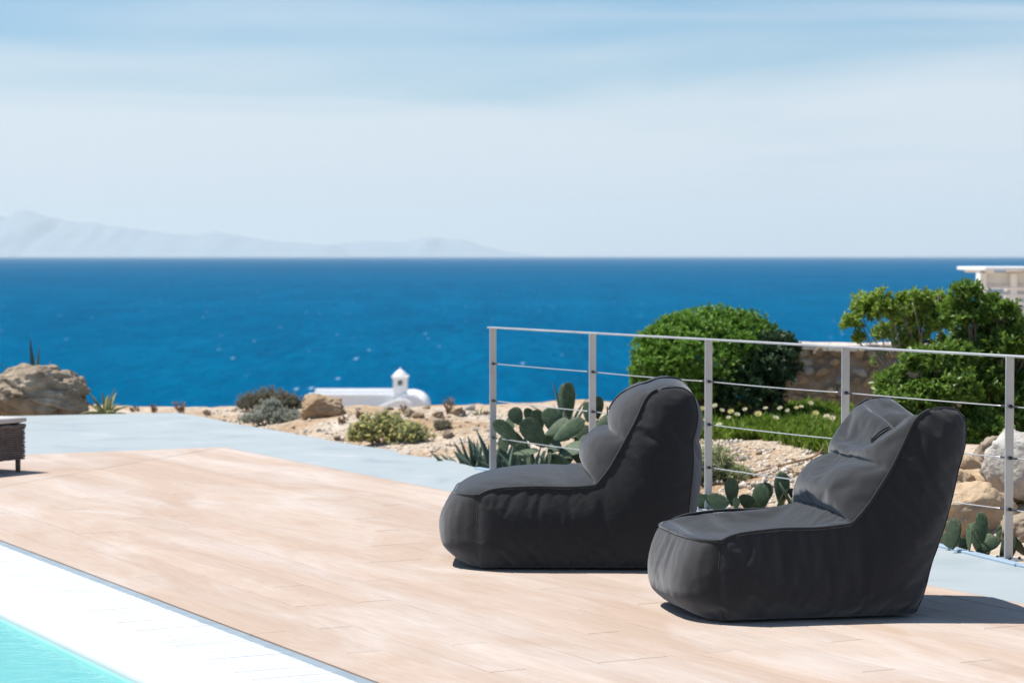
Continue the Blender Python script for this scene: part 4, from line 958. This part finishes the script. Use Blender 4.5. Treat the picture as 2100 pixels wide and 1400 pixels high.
# ice plant patch with pale daisy flowers
def ice_plant():
    rg = np.random.default_rng(8); c = G(1580, 880); root = empty('ice_plant', c); tag(root, 'mat of bright green ice plant with pale yellow daisies below the round shrub', 'ground cover')
    T, A = [], []
    poly = [(1395, 850), (1395, 893), (1450, 905), (1560, 903), (1620, 915), (1700, 935), (1745, 922), (1750, 850), (1640, 842), (1500, 842)]
    def ins(x, y):
        r_ = False
        for i in range(len(poly)):
            x1, y1 = poly[i]; x2, y2 = poly[i - 1]
            if (y1 > y) != (y2 > y) and x < (x2 - x1) * (y - y1) / (y2 - y1) + x1: r_ = not r_
        return r_
    while len(T) < 6500:
        x, y = rg.uniform(1390, 1755), rg.uniform(840, 938)
        if not ins(x, y): continue
        p = G(x, y); hgt = .05 + .05 * (fbm(p.x * 3, p.y * 3, 2) + .5)
        T.append((p.x, p.y, p.z + hgt * rg.uniform(.3, 1)))
        a = rg.normal(0, .35, 3) + (0, -.1, 1); A.append(a / np.linalg.norm(a))
    V, F = rosettes(np.array(T), np.array(A), 6, .08, .014, (.1, .65), rg); o = np_mesh('succulent_leaves', V, F, M['leaf_ice']); o['kind'] = 'stuff'; child(o, root)
    mb = MB()
    for i in range(16):
        a = i * math.pi / 8 + .1 * (i % 3); r1 = .026 * (1 if i % 2 else .88)
        d = Vector((math.cos(a), math.sin(a), 0)); s = Vector((-d.y, d.x, 0)) * .0055
        mb.add([d * .004, d * r1 * .6 + s + Vector((0, 0, .009)), d * r1 + Vector((0, 0, .012)), d * r1 * .6 - s + Vector((0, 0, .009))], [(0, 1, 2, 3)])
    pe = mb.build('petals', M['petal_white']); pme = pe.data; bpy.data.objects.remove(pe)
    pme2 = pme.copy(); pme2.materials.clear(); pme2.materials.append(M['petal_yellow'])
    mb = MB(); mb.lathe([(0, .012), (.006, .011), (.009, .006), (.008, 0)], n=10); ce = mb.build('flower_centre', M['flower_yellow'], smooth=True); cme = ce.data; bpy.data.objects.remove(ce)
    for k, (x, y, s) in enumerate(((1440, 838, 1), (1466, 833, 1.1), (1475, 872, 1.1), (1499, 845, 1.2), (1494, 857, .9), (1511, 851, 1.1), (1554, 850, 1.4), (1590, 858, 1.2), (1600, 838, 1), (1633, 837, .9), (1643, 835, .9), (1662, 827, 1), (1672, 848, 1.2), (1695, 855, 1.2), (1706, 858, 1.2), (1746, 852, .8), (1528, 840, .9), (1480, 842, .9), (1447, 862, .9), (1570, 838, .9), (1615, 842, .8))):
        p = Q(x, y, 19.6 + .03 * (845 - y)); o = link('flower', pme if k % 3 else pme2); o.location = p; o.rotation_euler = (rg.uniform(.3, .9), rg.uniform(-.3, .3), rg.uniform(0, 6)); o.rotation_mode = 'ZYX'; o.rotation_euler = (rg.uniform(.4, .9), rg.uniform(-.4, .2), 0); o.scale = (s, s, s)
        child(o, root); ce = link('flower_centre', cme, o); ce.location = (0, 0, .003)
        gp = ground_h(p.x, p.y); mb = MB(); mb.tube([p, (p.x, p.y, gp)], .003, 5, False); child(mb.build('flower_stalk', M['leaf_ice']), root)
ice_plant()

# dry trailing branch on the gravel
def twig(pts, rad, label):
    q = [G(x, y) for x, y in pts]; q = [p + Vector((0, 0, .012 + h)) for p, h in zip(q, (.0, .01, .03, .06, .1, .1, .1)[:len(q)])]
    mb = MB(); cpts = catmull([tuple(p) for p in q], .05); mb.tube(cpts, [rad * (1 - .5 * i / len(cpts)) for i in range(len(cpts))], 6)
    r_ = random.Random(len(pts))
    for k in range(5):
        s = Vector(cpts[r_.randrange(len(cpts))]); mb.tube([s, s + Vector((r_.uniform(-.1, .1), r_.uniform(-.1, .1), r_.uniform(.0, .05)))], [rad * .5, rad * .2], 5)
    o = mb.build('fallen_branch', M['dry'], smooth=True, off=q[0]); o.location = q[0]; tag(o, label, 'branch')
twig([(1545, 973), (1610, 958), (1677, 943), (1695, 911), (1714, 880)], .009, 'long bent dry branch lying across the gravel towards the ice plant')
twig([(1615, 970), (1650, 976), (1700, 990), (1730, 1000)], .006, 'short dry twig on the gravel behind the slumped bean bag')

# ------------------------------------------------------------------ white chapel on the slope below
def chapel():
    Y = 130.0; S = Y / FPX
    c = Q(770, 850, Y); root = empty('chapel', (c.x, Y, -10)); tag(root, 'whitewashed chapel with a domed bell tower on the slope below, before the sea', 'chapel')
    X = lambda px: (px - 1050) * S
    Zp = lambda py: Q(1050, py, Y).z
    def part(mb, name, smooth=False, bevel=0, m='white'): return child(mb.build(name, M[m], smooth=smooth, bevel=bevel), root)
    zr = Zp(812); zb = -10.5
    mb = MB(); mb.box(((X(632) + X(808)) / 2, Y + 2.4, (zb + zr - .1) / 2), ((X(808) - X(632)) / 2, 2.4, (zr - .1 - zb) / 2)); part(mb, 'wall', bevel=.06)
    for nm, y0 in (('parapet', Y + .12), ('parapet', Y + 4.68)):
        mb = MB(); mb.box(((X(632) + X(808)) / 2, y0, zr), ((X(808) - X(632)) / 2 + .02, .16, .14)); part(mb, nm, bevel=.05)
    # barrel vault running away from the viewer
    xc, hw = (X(800) + X(876)) / 2, (X(876) - X(800)) / 2; ztop = Zp(809); prof = []
    zs = ztop - hw * .95
    for i in range(17): a = math.pi * i / 16; prof.append((xc - math.cos(a) * hw, zs + math.sin(a) ** .8 * hw * .95))
    prof = [(xc - hw, zb)] + prof + [(xc + hw, zb)]; n = len(prof)
    mb = MB(); mb.add([(x, Y - .6, z) for x, z in prof] + [(x, Y + 5.2, z) for x, z in prof], [(i, i + 1, n + i + 1, n + i) for i in range(n - 1)] + [tuple(range(n)), tuple(range(2 * n - 1, n - 1, -1))]); part(mb, 'barrel_vault')
    # swooping buttress wall in front
    pts = [(712, 838), (750, 837), (775, 834), (795, 827), (812, 820), (830, 819), (842, 826), (850, 850)]
    top = [(X(x) * .985, Q(1050, y, Y * .985).z) for x, y in pts]; n = len(top)
    mb = MB(); yb = Y * .985
    mb.add([(x, yb, z) for x, z in top] + [(x, yb + .7, z) for x, z in top] + [(x, yb, zb) for x, z in top] + [(x, yb + .7, zb) for x, z in top],
           [(i, i + 1, n + i + 1, n + i) for i in range(n - 1)] + [(2 * n + i, 2 * n + i + 1, i + 1, i) for i in range(n - 1)] + [(n + i, n + i + 1, 3 * n + i + 1, 3 * n + i) for i in range(n - 1)] + [(0, n, 3 * n, 2 * n), (n - 1, 2 * n - 1, 4 * n - 1, 3 * n - 1)])
    part(mb, 'buttress_wall')
    # bell tower with an opening, cornice and pointed dome
    tx, hw = X(820), (X(834.5) - X(805.5)) / 2; z0, z1 = Zp(825) - 1.2, Zp(775); ty = Y + .5
    zo0, zo1, ow = Zp(790), Zp(779.5), hw * .32
    tw = empty('bell_tower'); tw.parent = root; tw.matrix_parent_inverse = Matrix.Translation(root.location).inverted()
    mb = MB(); mb.box((tx, ty, (z0 + zo0) / 2), (hw, hw, (zo0 - z0) / 2)); mb.box((tx, ty, (zo1 + z1) / 2), (hw, hw, (z1 - zo1) / 2))
    for s_ in (-1, 1): mb.box((tx + s_ * (hw + ow) / 2, ty, (zo0 + zo1) / 2), ((hw - ow) / 2, hw, (zo1 - zo0) / 2))
    o = mb.build('tower_wall', M['white']); o.parent = tw
    mb = MB(); mb.box((tx, ty + hw * .55, (zo0 + zo1) / 2), (ow, .02, (zo1 - zo0) / 2)); o = mb.build('belfry_shade_sheet', M['fitting']); o.parent = tw  # dark sheet that paints the shade inside the belfry opening
    mb = MB(); mb.lathe([(0, .2), (.03, .18), (.05, .08), (.09, 0), (0, 0)], (tx, ty - .1, zo0 + .06), 12); o = mb.build('bell', M['steel'], smooth=True); o.parent = tw
    mb = MB(); mb.box((tx, ty, z1 + .06), (hw * 1.22, hw * 1.22, .07)); o = mb.build('cornice', M['white'], bevel=.05); o.parent = tw
    zt = Zp(757); hd = zt - z1 - .12
    mb = MB(); mb.lathe([(hw * 1.0, 0), (hw * .93, hd * .2), (hw * .7, hd * .48), (hw * .4, hd * .74), (hw * .14, hd * .92), (.03, hd * .96), (.02, hd * 1.25), (0, hd * 1.26)], (tx, ty, z1 + .12), 24); o = mb.build('dome', M['white'], smooth=True); o.parent = tw
chapel()

# ------------------------------------------------------------------ white pavilion at the right
def pavilion():
    Y = 42.0; S = Y / FPX; X = lambda px: (px - 1050) * S; Zp = lambda py: Q(1050, py, Y).z
    root = empty('white_pavilion', (X(2120), Y, -3)); tag(root, 'white flat-roofed pavilion with horizontal louvres behind the tall bush', 'building')
    def part(mb, name, m='white', bevel=.01): return child(mb.build(name, M[m], bevel=bevel), root)
    x0, x1 = X(2015), X(2420); z0 = -3.4
    mb = MB(); mb.box(((X(1962) + x1) / 2 + .42, Y + 1.0, Zp(551)), ((x1 - X(1962)) / 2, 1.3, .03)); part(mb, 'roof_slab')
    mb = MB(); mb.box(((x0 + x1) / 2, Y + .5, Zp(570)), ((x1 - x0) / 2, .12, (Zp(558) - Zp(582)) / 2)); part(mb, 'fascia_beam')
    mb = MB(); mb.box(((x0 + x1) / 2 + .9, Y + 3, (z0 + Zp(575)) / 2), ((x1 - x0) / 2 - .1, .12, (Zp(575) - z0) / 2)); part(mb, 'rear_wall')
    for x in (X(2022), X(2085), X(2250), X(2400)):
        mb = MB(); mb.box((x, Y + .3, (z0 + Zp(560)) / 2), (.06, .06, (Zp(560) - z0) / 2)); part(mb, 'post')
    k = 0; py = 588
    while py < 830:
        mb = MB(); mb.box(((x0 + x1) / 2, Y + .3, Zp(py)), ((x1 - x0) / 2, .075, .018), Matrix.Rotation(.5, 3, 'X')); part(mb, 'louvre', bevel=0); py += 15
    for i in range(5):
        x = X(2030) + i * .75; mb = MB(); mb.box((x, Y + 1.0, Zp(556)), (.035, 1.2, .03)); part(mb, 'rafter')
pavilion()

# ------------------------------------------------------------------ haze over the sea
def haze():
    m = bpy.data.materials.new('sea_haze'); m.use_nodes = True; nt = m.node_tree; nt.nodes.clear()
    v = nt.nodes.new('ShaderNodeVolumePrincipled'); o = nt.nodes.new('ShaderNodeOutputMaterial')
    v.inputs['Color'].default_value = (.97, .98, .93, 1); v.inputs['Density'].default_value = 2.1e-5; v.inputs['Density Attribute'].default_value = ''; v.inputs['Color Attribute'].default_value = ''; v.inputs['Temperature Attribute'].default_value = ''
    v.inputs['Anisotropy'].default_value = .2
    nt.links.new(v.outputs[0], o.inputs['Volume'])
    mb = MB(); mb.box((0, 39500, 694), (61000, 41000, 720)); ob = mb.build('haze', m); tag(ob, 'pale blue sea haze', 'haze', kind='stuff')
haze()
